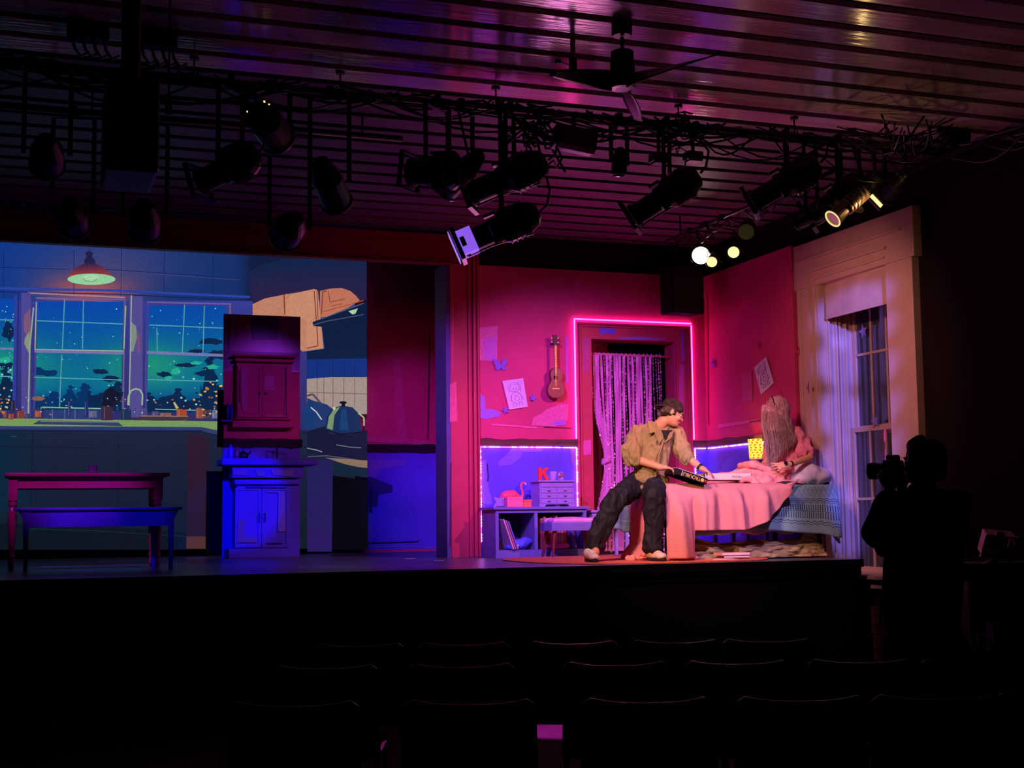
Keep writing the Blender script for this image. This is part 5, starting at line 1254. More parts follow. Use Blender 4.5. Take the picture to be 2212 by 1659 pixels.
# shirt
m_shirt = mat('olive_shirt', L(150, 132, 92), .9, var=.08, scale=6, bump=.5, bscale=16, spec=.15)
sp_ = [('e', che+V((0, 0, .0)), (.175, .125, .20)), ('c', shL+V((.02, 0, 0)), .066, shR+V((-.02, 0, 0)), .064), ('c', che, .14, A(1402, 1020, 11.02), .15), ('e', A(1400, 1040, 11.0), (.175, .135, .10)),
       ('c', shL, .068, A(1362, 975, 10.97), .070), ('c', A(1362, 972, 10.97), .074, A(1368, 993, 10.93), .068), ('c', shR, .066, A(1474, 972, 10.90), .066), ('c', A(1472, 972, 10.90), .070, A(1484, 988, 10.85), .060),
       ('c', nb+V((-.02, 0, -.02)), .070, shL, .062), ('c', nb+V((.02, 0, -.02)), .070, shR, .060), ('e', A(1385, 1056, 10.93), (.09, .05, .06)), ('e', A(1425, 1040, 10.92), (.09, .05, .05))]
shirt = blob('shirt', sp_, m_shirt, man, vox=.008, sm=4, disp=.020, dscale=11, seed=3)
# collar, tee, placket, cuffs
m_tee = mat('dark_tee', L(26, 22, 26), .8)
fc_ = lambda x, y, dy=0: A(x, y, 10.885-dy)
B().sheet(lambda u, v: fc_(1428+u*24-v*(u-.5)*22, 929+v*24, .012+.012*math.sin(u*PI)), 6, 5).build('tee_shirt', m_tee, man, smooth=True, solid=.004)
B().prism([fc_(1398, 908, -.03), fc_(1414, 911, .01), fc_(1420, 931, .025), fc_(1404, 937, .02)], (0, .014, 0)).build('collar', m_shirt, man, bevel=.005)
B().prism([fc_(1420, 925, .02), fc_(1434, 946, .03), fc_(1424, 959, .03), fc_(1414, 934, .03)], (0, .012, 0)).build('collar', m_shirt, man, bevel=.005)
B().prism([fc_(1447, 930, .02), fc_(1456, 926, .0), fc_(1452, 944, .02), fc_(1436, 958, .03)], (0, .012, 0)).build('collar', m_shirt, man, bevel=.005)
B().tube([fc_(1434, 950, .035), fc_(1426, 975, .045), fc_(1420, 1000, .05), fc_(1416, 1030, .05)], [.006]*4, 6).build('placket', m_shirt, man)
for (c, d) in ((A(1369, 994, 10.925), elL-wrL), (A(1486, 990, 10.84), elR-wrR)):
    B().lathe(c, [(.055, -.02), (.060, -.018), (.060, .02), (.052, .022)], 18, d.normalized()).build('cuff', m_shirt, man, smooth=True)
# trousers
m_tro = mat('navy_trousers', L(25, 23, 40), .75, var=.15, scale=5, bump=.3, bscale=10)
tr = [('e', pel+V((0, .01, -.01)), (.175, .13, .10)), ('c', hiL, .105, kneL, .086), ('c', hiR, .105, kneR, .088), ('c', kneL, .088, anL+V((0, 0, .03)), .078), ('c', kneR, .088, anR+V((0, 0, .03)), .078), ('e', anL+V((-.0, 0, .0)), (.088, .085, .05)), ('e', anR+V((0, 0, .0)), (.084, .085, .05))]
blob('trousers', tr, m_tro, man, vox=.009, sm=4, disp=.018, dscale=9, seed=8)
m_shoe = mat('white_trainer', L(226, 206, 200), .6, var=.06, scale=10); m_sole = mat('dark_sole', L(34, 22, 24), .7)
def shoe(c, yaw):
    R = Matrix.Rotation(yaw, 3, 'Z'); Q = lambda x, y, z: V((c.x, c.y, 1.014)) + R @ V((x, y, z))
    s_ = blob('shoe', [('e', Q(0, .04, .065), (.046, .075, .052), R), ('c', Q(0, 0, .055), .048, Q(0, -.10, .043), .042), ('e', Q(0, -.135, .040), (.048, .05, .032), R)], m_shoe, man, vox=.008, sm=3)
    B().prism([Q(.05*math.cos(t)*(1 if math.sin(t) < 0 else .85), -.03+.165*math.sin(t)*(1 if math.sin(t) < 0 else .85), 0) for t in [k*PI/12 for k in range(24)]], (0, 0, .026)).build('sole', m_sole, s_, bevel=.004)
    B().prism([Q(-.026, -.182, .002), Q(.026, -.182, .002), Q(.020, -.186, .022), Q(0, -.188, .034), Q(-.020, -.186, .022)], (0, .02, 0)).build('toe_tread', m_sole, s_)
    for j in range(4): B().bar(Q(-.022, -.045-.02*j, .098-.009*j), Q(.022, -.05-.02*j, .098-.009*j), .006).build('lace', m_white, s_)
shoe(A(1274, 1196, 10.84), -.15); shoe(A(1412, 1196, 10.70), .05)
B().lathe(wrR.lerp(elR, .06), [(.031, -.012), (.033, -.011), (.033, .011), (.031, .012)], 16, (elR-wrR).normalized()).build('wristband', mat('black_band', (.01, .01, .012), .5), man, smooth=True)
# game lid in his hand
lidc = A(1494, 1029, 10.66)
ex = (A(1530, 1043, 10.66)-A(1456, 1017, 10.66)).normalized(); ey = V((0, 1, 0)); ez = ex.cross(ey).normalized(); ey = ez.cross(ex)
RL = Matrix((ex, ey, ez)).transposed()
lid = thing('board_game_carton', 'black and yellow lettered lid of a board game held by the seated man', 'box', lidc)
Q = lambda x, y, z: lidc + RL @ V((x, y, z))
m_lidd = mat('lid_black', L(26, 14, 18), .5, var=0); m_lidy = mat('lid_yellow', L(240, 196, 110), .5, var=0)
b = B()
b.obox(Q(0, .11, .025), .31, .22, .005, RL); b.obox(Q(0, 0, 0), .31, .005, .052, RL); b.obox(Q(0, .22, 0), .31, .005, .052, RL); b.obox(Q(-.153, .11, 0), .005, .22, .052, RL); b.obox(Q(.153, .11, 0), .005, .22, .052, RL)
b.build('lid_walls', m_lidd, lid)
B().obox(Q(0, .11, .029), .312, .222, .003, RL).build('lid_top', m_white, lid)
text('TROUBLE', .043, m_lidy, lid, Q(-.002, -.0045, 0), -ex, -ez)
B().lathe(Q(.107, -.0025, 0), [(0, 0), (.016, 0), (.016, -.0014), (0, -.0014)], 18, ey).build('round_emblem', m_lidy, lid)
B().obox(Q(.138, -.003, 0), .014, .002, .022, RL).build('red_square', mat('print_red', L(214, 50, 36), .5, var=0), lid)
B().obox(Q(-.098, -.003, 0), .004, .002, .046, RL).build('white_stripe', m_white, lid)

# ---------------------------------------------------------------- woman on the bed
wo = thing('person', 'long haired woman in a pink satin robe sitting on the bed with her back turned', 'person', (6.75, 11.15, 1.67))
wc = A(1676, 884, 11.12); WR = basis((-.80, .50, -.22), (-.12, .02, 1))
wnb = A(1692, 928, 11.16); wch = A(1704, 966, 11.14); wpe = A(1708, 1036, 11.12)
wsR = A(1724, 938, 11.02); wsL = A(1672, 942, 11.28); weR = A(1750, 988, 10.90); wwR = A(1703, 1004, 10.84); wkR = A(1686, 1006, 10.84)
wb_ = head_prims(wc, WR, .97) + [('c', wnb, .048, A(1682, 908, 11.13), .045), ('e', wch, (.12, .10, .16)), ('c', wch, .10, wpe, .12), ('c', wnb, .045, wsR, .045), ('c', wnb, .045, wsL, .045),
    ('c', wsR, .046, weR, .036), ('c', weR, .036, wwR, .025), ('c', wsL, .045, A(1660, 990, 11.3), .036), ('c', A(1660, 990, 11.3), .035, A(1640, 1020, 11.2), .026), ('c', wpe, .11, A(1640, 1040, 11.2), .075)]
wb_ += hand_prims(wwR, wkR, (0, .6, -.6), 1, .25, 1.0, 1.0)
blob('body', wb_, m_skin2, wo, vox=.007, sm=2)
face(wc, WR, wo, .97)
m_robe = mat('pink_satin', L(226, 130, 150), .5, var=.1, scale=6, bump=.5, bscale=12, spec=.4)
blob('robe', [('e', wch+V((0, 0, .01)), (.145, .125, .17)), ('c', wch, .125, wpe, .145), ('e', wpe+V((.02, 0, -.02)), (.18, .15, .09)), ('c', wnb+V((0, 0, -.03)), .06, wsR, .062), ('c', wnb+V((0, 0, -.03)), .06, wsL, .06),
    ('c', wsR, .064, A(1738, 968, 10.97), .078), ('e', A(1740, 974, 10.94), (.075, .08, .055)), ('c', wsL, .06, A(1662, 985, 11.28), .07), ('c', A(1700, 1020, 11.02), .06, A(1718, 1046, 11.0), .07)], m_robe, wo, vox=.009, sm=3, disp=.026, dscale=12, seed=5)
m_lhair = mat('long_brown_hair', L(176, 140, 138), .42, var=.5, scale=14, stretch=(9, 9, .8), bump=.5, bscale=12)
WP = lambda x, y, z: wc + WR @ V((x, y, z))
hp = [('e', WP(0, -.02, .028), (.092, .106, .094), WR), ('c', WP(.0, -.06, .0), .075, A(1684, 925, 11.06), .085)]
for (x0, y0, x1, y1, x2, y2, Y0, r) in ((1660, 885, 1658, 935, 1664, 990, 11.05, .035), (1672, 890, 1668, 945, 1672, 1010, 11.03, .034), (1684, 895, 1682, 945, 1682, 985, 11.02, .036), (1694, 900, 1697, 935, 1700, 968, 11.02, .036), (1700, 905, 1708, 935, 1714, 958, 11.03, .030), (1652, 880, 1650, 920, 1660, 960, 11.08, .026), (1664, 985, 1667, 1005, 1676, 1022, 11.02, .022)):
    hp += [('c', A(x0, y0, Y0), r*1.25, A(x1, y1, Y0-.03), r*1.15), ('c', A(x1, y1, Y0-.03), r*1.15, A(x2, y2, Y0-.04), r*.5)]
hr = blob('long_hair', hp, m_lhair, wo, vox=.008, sm=3, disp=.004, dscale=18, seed=2)
rr = random.Random(3)
b = B()
def cr(p, t):                                         # smooth curve through the points
    n = len(p)-1; i = min(int(t*n), n-1); f = t*n-i; q = [p[max(i-1, 0)], p[i], p[i+1], p[min(i+2, n)]]
    return .5*((2*q[1]) + (q[2]-q[0])*f + (2*q[0]-5*q[1]+4*q[2]-q[3])*f*f + (3*q[1]-q[0]-3*q[2]+q[3])*f**3)
for k in range(520):
    s_ = rr.random(); dz = rr.uniform(-.025, .03); wv = rr.uniform(-3, 3)
    ctl = [A(1674+(s_-.5)*10, 860.5, 11.10), A(1672+(s_-.5)*40, 870+abs(s_-.5)*16, 11.06+dz*.3), A(1648+54*s_, 893+8*abs(s_-.5), 11.03+dz-.03*math.sin(PI*s_)), A(1648+62*s_+wv, 925, 10.98+dz-.04*math.sin(PI*s_)), A(1652+68*s_-wv, 952, 10.95+dz), A(1657+62*s_+wv*2, 1014-58*s_+rr.uniform(-26, 6), 10.95+dz)]
    b.tube([cr(ctl, t/11) for t in range(12)], [.0008]+[.0018]*9+[.0012, .0004], 4)
o = b.build('hair_strand', m_lhair, hr); o['kind'] = 'stuff'
hb = thing('headband', None, None); del_ = hb; bpy.data.objects.remove(hb)
hbm = B().tube([WP(.094*math.cos(t*PI/14), -.0, .03+.098*math.sin(t*PI/14)) for t in range(15)], .006, 8).build('headband', m_blackg, wo, smooth=True)
m_horn = mat('red_horn', L(150, 30, 40), .5)
B().tube([A(1656, 868, 11.06), A(1654, 858, 11.06), A(1652, 850, 11.06)], [.008, .006, .002], 8).build('horn', m_horn, hbm)
B().tube([A(1686, 866, 11.06), A(1691, 856, 11.06), A(1688, 847, 11.06), A(1685, 840, 11.06)], [.010, .009, .006, .002], 8).build('horn', m_horn, hbm)
wt = B().lathe(A(1697, 1000, 10.805), [(0, 0), (.017, 0), (.017, -.008), (0, -.008)], 18, (0, 1, 0)).build('wristwatch', mat('black_watch', (.01,.01,.012), .25), wo)
B().lathe(wwR.lerp(weR, .12), [(.027, -.008), (.029, -.008), (.029, .008), (.027, .008)], 14, (weR-wwR).normalized()).build('watch_strap', mat('black_band', (.01, .01, .012), .5), wo)

# ---------------------------------------------------------------- photographer, standing in the dark house
D0 = 7.0
D_ = lambda x, y, d=D0: at(x, y, D=d)
ph = thing('person', 'standing photographer in black, seen from behind, holding a camera up to the face', 'person', (4.4, 5.95, 0))
fw = (M @ V((-.75, 0, -.66))); PR = basis(fw + V((0, 0, -.02)), (0, 0, 1))
pc = D_(1994, 1001)
m_cloth = mat('black_jacket', (.008, .008, .009), .9, var=.1, spec=.1)
shl, shr = D_(1925, 1092, 6.98), D_(2066, 1090, 7.05)
ell_, elr_ = D_(1893, 1150, 6.85), D_(2045, 1170, 7.25)
fx_, fy_ = D_(1990, 1400), D_(1990, 1100)
hl, hr_ = D_(1955, 1400, 7.0), D_(2035, 1400, 7.0)
fl_, fr2 = V((hl.x-.03, hl.y, .06)), V((hr_.x+.03, hr_.y, .06))
pb_ = head_prims(pc, PR) + [('c', D_(1998, 1045), .056, D_(2000, 1080), .062), ('c', D_(1998, 1080), .07, shl, .05), ('c', D_(1998, 1080), .07, shr, .05), ('e', D_(1995, 1150), (.17, .11, .2)), ('c', D_(1995, 1180), .13, D_(1995, 1390), .13),
    ('c', shl, .05, ell_, .042), ('c', ell_, .04, D_(1925, 1050, 6.82), .028), ('c', shr, .05, elr_, .042), ('c', elr_, .04, D_(1950, 1060, 7.2), .028), ('c', hl, .08, V((hl.x, hl.y, .5)), .055), ('c', V((hl.x, hl.y, .5)), .05, fl_, .035), ('c', hr_, .08, V((hr_.x, hr_.y, .5)), .055), ('c', V((hr_.x, hr_.y, .5)), .05, fr2, .035)]
pb_ += hand_prims(D_(1925, 1050, 6.82), D_(1914, 1032, 6.84), M @ V((0, .4, -1)), 1, .8) + hand_prims(D_(1950, 1060, 7.2), D_(1942, 1034, 7.12), M @ V((0, .4, .9)), -1, .8)
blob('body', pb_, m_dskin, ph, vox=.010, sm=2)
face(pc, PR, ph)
PP = lambda x, y, z: pc + PR @ V((x, y, z))
blob('hair', [('e', PP(0, -.02, .035), (.092, .108, .094), PR), ('c', PP(-.05, -.07, -.05), .035, PP(.05, -.07, -.05), .035), ('e', PP(0, -.05, -.02), (.085, .07, .08), PR), ('c', PP(0, .06, .09), .03, PP(0, .02, .12), .03)], mat('black_hair', (.012, .009, .008), .6, spec=.3), ph, vox=.009, sm=3, disp=.004, dscale=30)
blob('jacket', [('c', shl, .075, shr, .078), ('e', D_(1996, 1140), (.22, .15, .20)), ('c', D_(1996, 1180), .19, D_(1992, 1330), .20), ('c', D_(1960, 1400), .12, D_(2040, 1400), .12), ('e', D_(1996, 1400), (.215, .16, .09)), ('c', shl, .075, ell_, .075), ('c', ell_, .072, D_(1915, 1082, 6.83), .052), ('c', shr, .075, elr_, .075), ('c', elr_, .07, D_(1955, 1075, 7.2), .05), ('c', D_(1990, 1072), .072, D_(2006, 1085), .085), ('e', D_(2050, 1130), (.10, .10, .15)), ('e', D_(1925, 1150, 6.95), (.10, .10, .14))], m_cloth, ph, vox=.014, sm=5, disp=.012, dscale=6)
blob('trousers', [('c', hl, .12, V((hl.x-.01, hl.y, .45)), .085), ('c', V((hl.x-.01, hl.y, .45)), .085, fl_+V((0, 0, .03)), .07), ('c', hr_, .12, V((hr_.x+.01, hr_.y, .45)), .085), ('c', V((hr_.x+.01, hr_.y, .45)), .085, fr2+V((0, 0, .03)), .07)], m_cloth, ph, vox=.014, sm=4)
for q_ in (fl_, fr2): blob('shoe', [('c', V((q_.x, q_.y, .045)), .045, V((q_.x-.08, q_.y+.10, .04)), .04)], m_blackg, ph, vox=.01, sm=2)
pcam = thing('camera', 'black photo camera with short lens held up by the photographer', 'camera', D_(1925, 1016, 6.95))
cc = D_(1930, 1014, 6.98); fwv = V((fw.x, fw.y, 0)).normalized(); CR = basis(fwv, (0, 0, 1))
K = lambda x, y, z: cc + CR @ V((x, y, z))
B().obox(K(0, 0, 0), .135, .06, .095, CR).build('camera_body', m_blackg, pcam, bevel=.01)
B().obox(K(0, .0, .058), .05, .06, .03, CR).build('viewfinder_hump', m_blackg, pcam, bevel=.008)
B().lathe(K(0, .03, -.005), [(.036, 0), (.040, .01), (.040, .06), (.043, .065), (.043, .10), (.036, .10), (.034, .09)], 22, CR @ V((0, 1, 0))).build('lens', m_blackg, pcam, smooth=False)
B().obox(K(.055, .02, -.01), .03, .05, .08, CR).build('hand_grip', m_blackg, pcam, bevel=.01)
B().tube([K(-.06, 0, .03), D_(1962, 1075, 7.2), D_(1940, 1180, 6.80), D_(1905, 1290, 6.76), D_(1900, 1360, 6.78)], .006, 6).build('strap', m_blackg, pcam)
# ================================================================ lighting rig under the ceiling
m_rig = mat('rig_black', (.010, .010, .011), .38, spec=.5)
m_pipe = mat('rig_pipe', (.05, .045, .05), .3, .6)
m_rim = mat('pale_edge', (.25, .22, .25), .35, .4)  # paler metal for lamp frames, undersides, bars and small plates
def lens_m(name, c, s): return mat('lens_'+name, (.02, .02, .02), .2, var=0, emit=c, es=s)
PA_y, PA_z = 8.65, 4.20
pa = thing('lighting_pipe', 'long black pipe running across under the ceiling with hooks and cables', 'pipe', (1.5, PA_y, PA_z))
B().cyl((-5, PA_y, PA_z), (6.95, PA_y, PA_z), .024, seg=14).build('pipe', m_pipe, pa, smooth=True)
for px_ in (420, 735, 1071, 1465, 1715):
    h = at(px_, 150+(px_-735)*.1, Y=PA_y); b = B(); b.cyl((h.x, PA_y, 4.34), (h.x, PA_y, PA_z), .006, seg=8); b.lathe((h.x, PA_y, 4.325), [(.03, 0), (.03, .014)], 12); b.tube([(h.x, PA_y, 4.27), (h.x+.02, PA_y, 4.25), (h.x+.03, PA_y, 4.2), (h.x, PA_y, 4.165), (h.x-.03, PA_y, 4.2), (h.x-.02, PA_y, 4.24)], .006, 6)
    b.build('hook', m_rig, pa)
p0, p1 = at(2212, 196, X=6.72), at(1760, 300, X=6.72)
pb2 = thing('lighting_pipe', 'black pipe running along the right wall toward the stage', 'pipe', (6.72, 7, 4.15))
B().cyl((6.72, 3.5, 4.16), (6.72, 9.6, 4.16), .028, seg=14).build('pipe', m_black, pb2, smooth=True)
for y in (5.5, 7.4, 9.2): B().cyl((6.72, y, 4.34), (6.72, y, 4.16), .012, seg=8).build('hanger', m_rig, pb2)
a0, a1 = at(1440, 521, Z=4.14), at(1578, 463, Z=4.14)
pc2 = thing('lighting_pipe', 'grey pipe near the pink side flat carrying the lit lamps', 'pipe', a0)
e1 = a0 + (a1-a0).normalized()*3.0
B().cyl(a0, e1, .018, seg=12).build('pipe', m_pipe, pc2, smooth=True)
for t_ in (.1, .9): q_ = a0.lerp(e1, t_); B().cyl(q_, (q_.x, q_.y, 4.34), .008, seg=8).build('hanger', m_rig, pc2)

pd = thing('lighting_pipe', 'short black pipe holding the lamps in front of the header at the left', 'pipe', (0, 9.6, PA_z))
B().cyl((-2.5, 9.6, PA_z), (2.6, 9.6, PA_z), .024, seg=12).build('pipe', m_rig, pd, smooth=True)
for x in (-2, .4, 2.3): B().cyl((x, 9.6, 4.34), (x, 9.6, PA_z), .008, seg=8).build('hanger', m_rig, pd)
def fixture(label, lp, rp, Y0, kind='profile', pipe_z=PA_z, r=.085, lit=None, edge=True, dy=.30, group='stage lamps on the ceiling pipes'):
    a = at(lp[0], lp[1], Y=Y0+dy/2); c = at(rp[0], rp[1], Y=Y0-dy/2); ax = (c-a); Ln = ax.length; d = ax.normalized(); mid = a.lerp(c, .5)
    t = thing('stage_light', label, 'stage light', mid, 0, group)
    sd = d.cross(V((0, 0, 1))).normalized(); up = sd.cross(d)
    R = Matrix((sd, d, up)).transposed()
    if kind == 'profile':
        b = B(); b.lathe(a+d*Ln*.04, [(r*.92, 0), (r*.92, Ln*.05), (r*.78, Ln*.06), (r*.78, Ln*.34), (r*.9, Ln*.36), (r*.9, Ln*.50)], 20, d); body = b.build('barrel', m_rig, t)
        b = B(); b.lathe(a+d*Ln*.5, [(r*1.05, 0), (r*1.22, Ln*.06), (r*1.18, Ln*.30), (r*.85, Ln*.42), (r*.5, Ln*.46)], 14, d)
        for k in range(5): b.lathe(a+d*Ln*(.56+.06*k), [(r*1.12, 0), (r*1.32, .001), (r*1.32, .006), (r*1.12, .007)], 14, d)
        b.build('lamp_housing', m_rig, t)
        b = B()
        for s1, s2, w1, h1 in ((0, -1, r*2.3, .014), (0, 1, r*2.3, .014), (-1, 0, .014, r*2.3), (1, 0, .014, r*2.3)): b.obox(a + sd*s1*r*1.1 + up*s2*r*1.1, w1, .03, h1, R)
        b.build('gel_frame', m_rim if lit else m_rig, t)  # lit lamps get the paler frame, their light put into its colour
        B().obox(a+d*Ln*.45+up*r*1.15, r*.5, Ln*.14, .02, R).build('shutter_block', m_rig, t)
        b = B(); b.tube([a+d*Ln*.98, a+d*Ln*1.08+up*.02, a+d*Ln*1.10+V((0, 0, .12)), a+d*Ln*.9+V((0, 0, pipe_z-(a+d*Ln).z))*.9], .009, 6); b.build('power_lead', m_rig, t)
        if edge: B().tube([a+d*Ln*.06-up*r*.93, a+d*Ln*.34-up*r*.9, a+d*Ln*.52-up*r*1.0, a+d*Ln*.8-up*r*1.22], .006, 6).build('bottom_trim', m_rim, t)
    else:
        b = B(); b.lathe(a, [(r, 0), (r*1.02, Ln*.02), (r, Ln*.04), (r, Ln*.55), (r*.8, Ln*.75), (r*.55, Ln*.95), (r*.3, Ln)], 22, d); b.build('can', m_rig, t)
        b = B(); b.lathe(a-d*.006, [(r*1.10, 0), (r*1.12, .012), (r*1.0, .014), (r*.96, 0)], 22, d); b.build('front_ring', m_rig, t)
    if kind == 'can': a = a - d*.030
    lm = lit or mat('dead_lens', (.03, .03, .035), .12, spec=.8)
    B().lathe(a+d*.012, [(0, -.006), (r*.5, -.004), (r*.86, .004), (0, .006)], 20, d).build('lens', lm, t, smooth=True)
    pv = a+d*Ln*.52; b = B(); tz = pipe_z-.03
    for s_ in (-1, 1): b.bar(pv+sd*s_*r*1.35, V((pv.x+sd.x*s_*r*1.35, pv.y+sd.y*s_*r*1.35, max(pv.z+.12, tz-.02))), .03, .008)
    zz = max(pv.z+.12, tz-.02); b.bar(V((pv.x-sd.x*r*1.4, pv.y-sd.y*r*1.4, zz)), V((pv.x+sd.x*r*1.4, pv.y+sd.y*r*1.4, zz)), .03, .008)
    b.build('yoke', m_rig, t)
    b = B(); b.box((pv.x-.02, pv.y-.03, zz), (pv.x+.02, pv.y+.03, pipe_z+.04)); b.cyl((pv.x-.05, pv.y, zz+.04), (pv.x+.05, pv.y, zz+.04), .01, seg=8); b.build('clamp', m_rig, t)
    return t, a, d
fixture('long black spotlight hanging alone in the middle between fan and lit lamps', (1362, 472), (1516, 372), 8.65, r=.10)
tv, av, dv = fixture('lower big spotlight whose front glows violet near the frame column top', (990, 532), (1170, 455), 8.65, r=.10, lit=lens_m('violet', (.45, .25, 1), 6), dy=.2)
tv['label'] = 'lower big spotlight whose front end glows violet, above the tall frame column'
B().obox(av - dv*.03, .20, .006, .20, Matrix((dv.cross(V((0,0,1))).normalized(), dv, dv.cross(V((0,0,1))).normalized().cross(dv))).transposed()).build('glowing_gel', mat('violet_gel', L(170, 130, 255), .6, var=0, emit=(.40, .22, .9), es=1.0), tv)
B().obox(av + dv*.06, .17, .12, .17, Matrix((dv.cross(V((0,0,1))).normalized(), dv, dv.cross(V((0,0,1))).normalized().cross(dv))).transposed()).build('lit_snout', mat('snout_glow', L(150, 110, 240), .5, var=0, emit=(.26, .10, .8), es=1.0), tv)  # lens light on the snout put in as emission of the metal
fixture('long black spotlight just above the violet glowing one', (1010, 422), (1188, 345), 8.65, r=.105)
fixture('dark spotlight with a round front left of the long pair', (885, 372), (1000, 372), 8.65, r=.11, edge=False)
fixture('short can lamp with pink lit tail below the dark middle group', (962, 412), (1040, 330), 8.65, kind='can', r=.085)
fixture('long black spotlight right of the middle, pointing down left', (1620, 440), (1775, 350), 8.65, r=.10)
fixture('black spotlight nearest the window casing, left of the amber lit lamp', (1745, 470), (1880, 385), 8.65, r=.10)
fixture('small black spotlight above the casing with a lavender disc at its front', (1724, 482), (1795, 452), 8.65, kind='can', r=.05, lit=lens_m('lavender', (.35, .14, .5), .6))
fixture('black lamp behind the bronze ribbed lamp above the window casing', (1842, 440), (1905, 372), 8.65, kind='profile', r=.06, lit=lens_m('amber', (1, .62, .22), 2.2), edge=False)
fixture('black can lamp at the right end of the row, above the casing corner', (1915, 425), (1965, 372), 8.65, kind='can', r=.07, lit=lens_m('yellow', (1, .72, .14), 2.6))
fixture('can lamp hanging below the pipe, with pinkish glints, above the header', (728, 438), (690, 345), 8.65, kind='can', r=.10)
fixture('lamp with glowing perforated top left of centre', (600, 300), (552, 232), 8.65, kind='can', r=.11)
fixture('long dim lamp left of centre pointing down left', (430, 395), (560, 330), 8.65, r=.10, edge=False)
fixture('blue lit round lamp hanging before the header at the left', (160, 488), (150, 440), 9.6, kind='can', r=.10, lit=lens_m('blue1', (.01, .02, .16), .6))
fixture('dark lamp before the header with two pale glints', (312, 500), (312, 440), 9.6, kind='can', r=.11)
fixture('blue lit round lamp hanging before the header right of the dark one', (615, 512), (640, 470), 9.6, kind='can', r=.11, lit=lens_m('blue2', (.02, .05, .30), .7))
fixture('moving lamp with violet blue underside at the far left', (102, 358), (100, 300), 8.65, kind='can', r=.10, lit=lens_m('indigo', (.10, .05, .5), .9), edge=False)
fixture('small floodlight hanging straight down by the ceiling fan', (1337, 376), (1340, 318), 8.65, kind='can', r=.055, dy=.02)
fixture('round black lamp close to the right wall among the cables', (2078, 300), (2030, 280), at(2054, 290, X=6.72).y, kind='can', r=.07, pipe_z=4.16, dy=.1)
# the lit cluster by the side flat (they face the audience)
def lit_lamp(label, p, Y, r, c, s, pz=4.12):
    a = at(p[0], p[1], Y=Y); to = V((2.2, 5.5, .6)); d = (a-to).normalized(); t = thing('stage_light', label, 'stage light', a, 0, 'lit lamps by the side flat')
    B().lathe(a, [(r*1.05, -.01), (r*1.1, .01), (r*1.05, .04), (r, .16), (r*.6, .24), (r*.25, .27)], 22, d).build('can', m_rig, t)
    B().lathe(a, [(0, -.022), (r*.98, -.020), (r*.98, -.014), (0, -.012)], 24, d).build('lens', lens_m(str(int(p[0])), c, s), t)
    sd = d.cross(V((0, 0, 1))).normalized(); pv = a+d*.12; b = B()
    for q_ in (-1, 1): b.bar(pv+sd*q_*r*1.2, V((pv.x, pv.y, pz-.02)), .02, .006)
    dd = (e1-a0).normalized(); np_ = a0 + dd*((V((pv.x, pv.y, a0.z))-a0).dot(dd)); b.bar((pv.x, pv.y, pz-.02), np_, .02, .01)
    b.build('yoke', m_rig, t); B().box(np_-V((.025, .025, .03)), np_+V((.025, .025, .03))).build('clamp', m_rig, t)
    b = B()
    for q_ in ((-1.3, -.4), (1.3, .3), (.2, 1.4)):
        w_ = a + sd*q_[0]*r + V((0, 0, 1))*q_[1]*r; b.bar(w_, w_+V((.02, -.02, -.035)), .008, .003)
    b.build('barn_door_edge', m_rim, t)
    l = bpy.data.lights.new('lamp_beam', 'SPOT'); l.energy = min(s, 4); l.color = c; l.spot_size = math.radians(70); l.spot_blend = .8; l.shadow_soft_size = .04
    o = bpy.data.objects.new('lamp_beam', l); COL.objects.link(o); aim(o, a-d*.05, to)
lit_lamp('largest and brightest lit lamp in the corner cluster', (1514, 551), 11.6, .085, (1, .78, .55), 14)
lit_lamp('small amber lit lamp overlapping the brightest lamp', (1538, 565), 11.35, .05, (1, .66, .25), 1.7)
lit_lamp('pale yellow lit lamp right of the brightest one', (1585, 544), 11.3, .055, (1, .86, .30), 1.5)
lit_lamp('dim black lamp with one bright glint at the cluster right end', (1612, 500), 11.0, .075, (.4, .35, .1), .04)
# perforated bar light
t = thing('bar_light', 'black box lamp with a pale perforated underside near the fan', 'stage light', at(1235, 315, Y=8.6))
a = at(1195, 328, Y=8.62); c = at(1276, 349, Y=8.42)
R = Matrix.Rotation(-.12, 3, 'Z') @ Matrix.Rotation(.16, 3, 'Y')
b0 = at(1240, 302, Y=8.6); B().obox(b0, .30, .16, .15, R).build('housing', m_rig, t, bevel=.01)
B().obox(b0 + R @ V((0, -.082, -.085)), .28, .01, .035, R).build('perforated_strip', mat('magenta_lit_strip', L(220, 120, 220), .5, var=0), t)  # magenta light on the strip put into its base colour
b = B(); [b.obox(b0 + R @ V((-.03+.05*k, -.088, -.085)), .008, .002, .008, R) for k in range(3)]; b.build('hole', m_black, t)
B().bar(b0, (b0.x, b0.y, 4.2), .03, .01).build('yoke', m_rig, t)
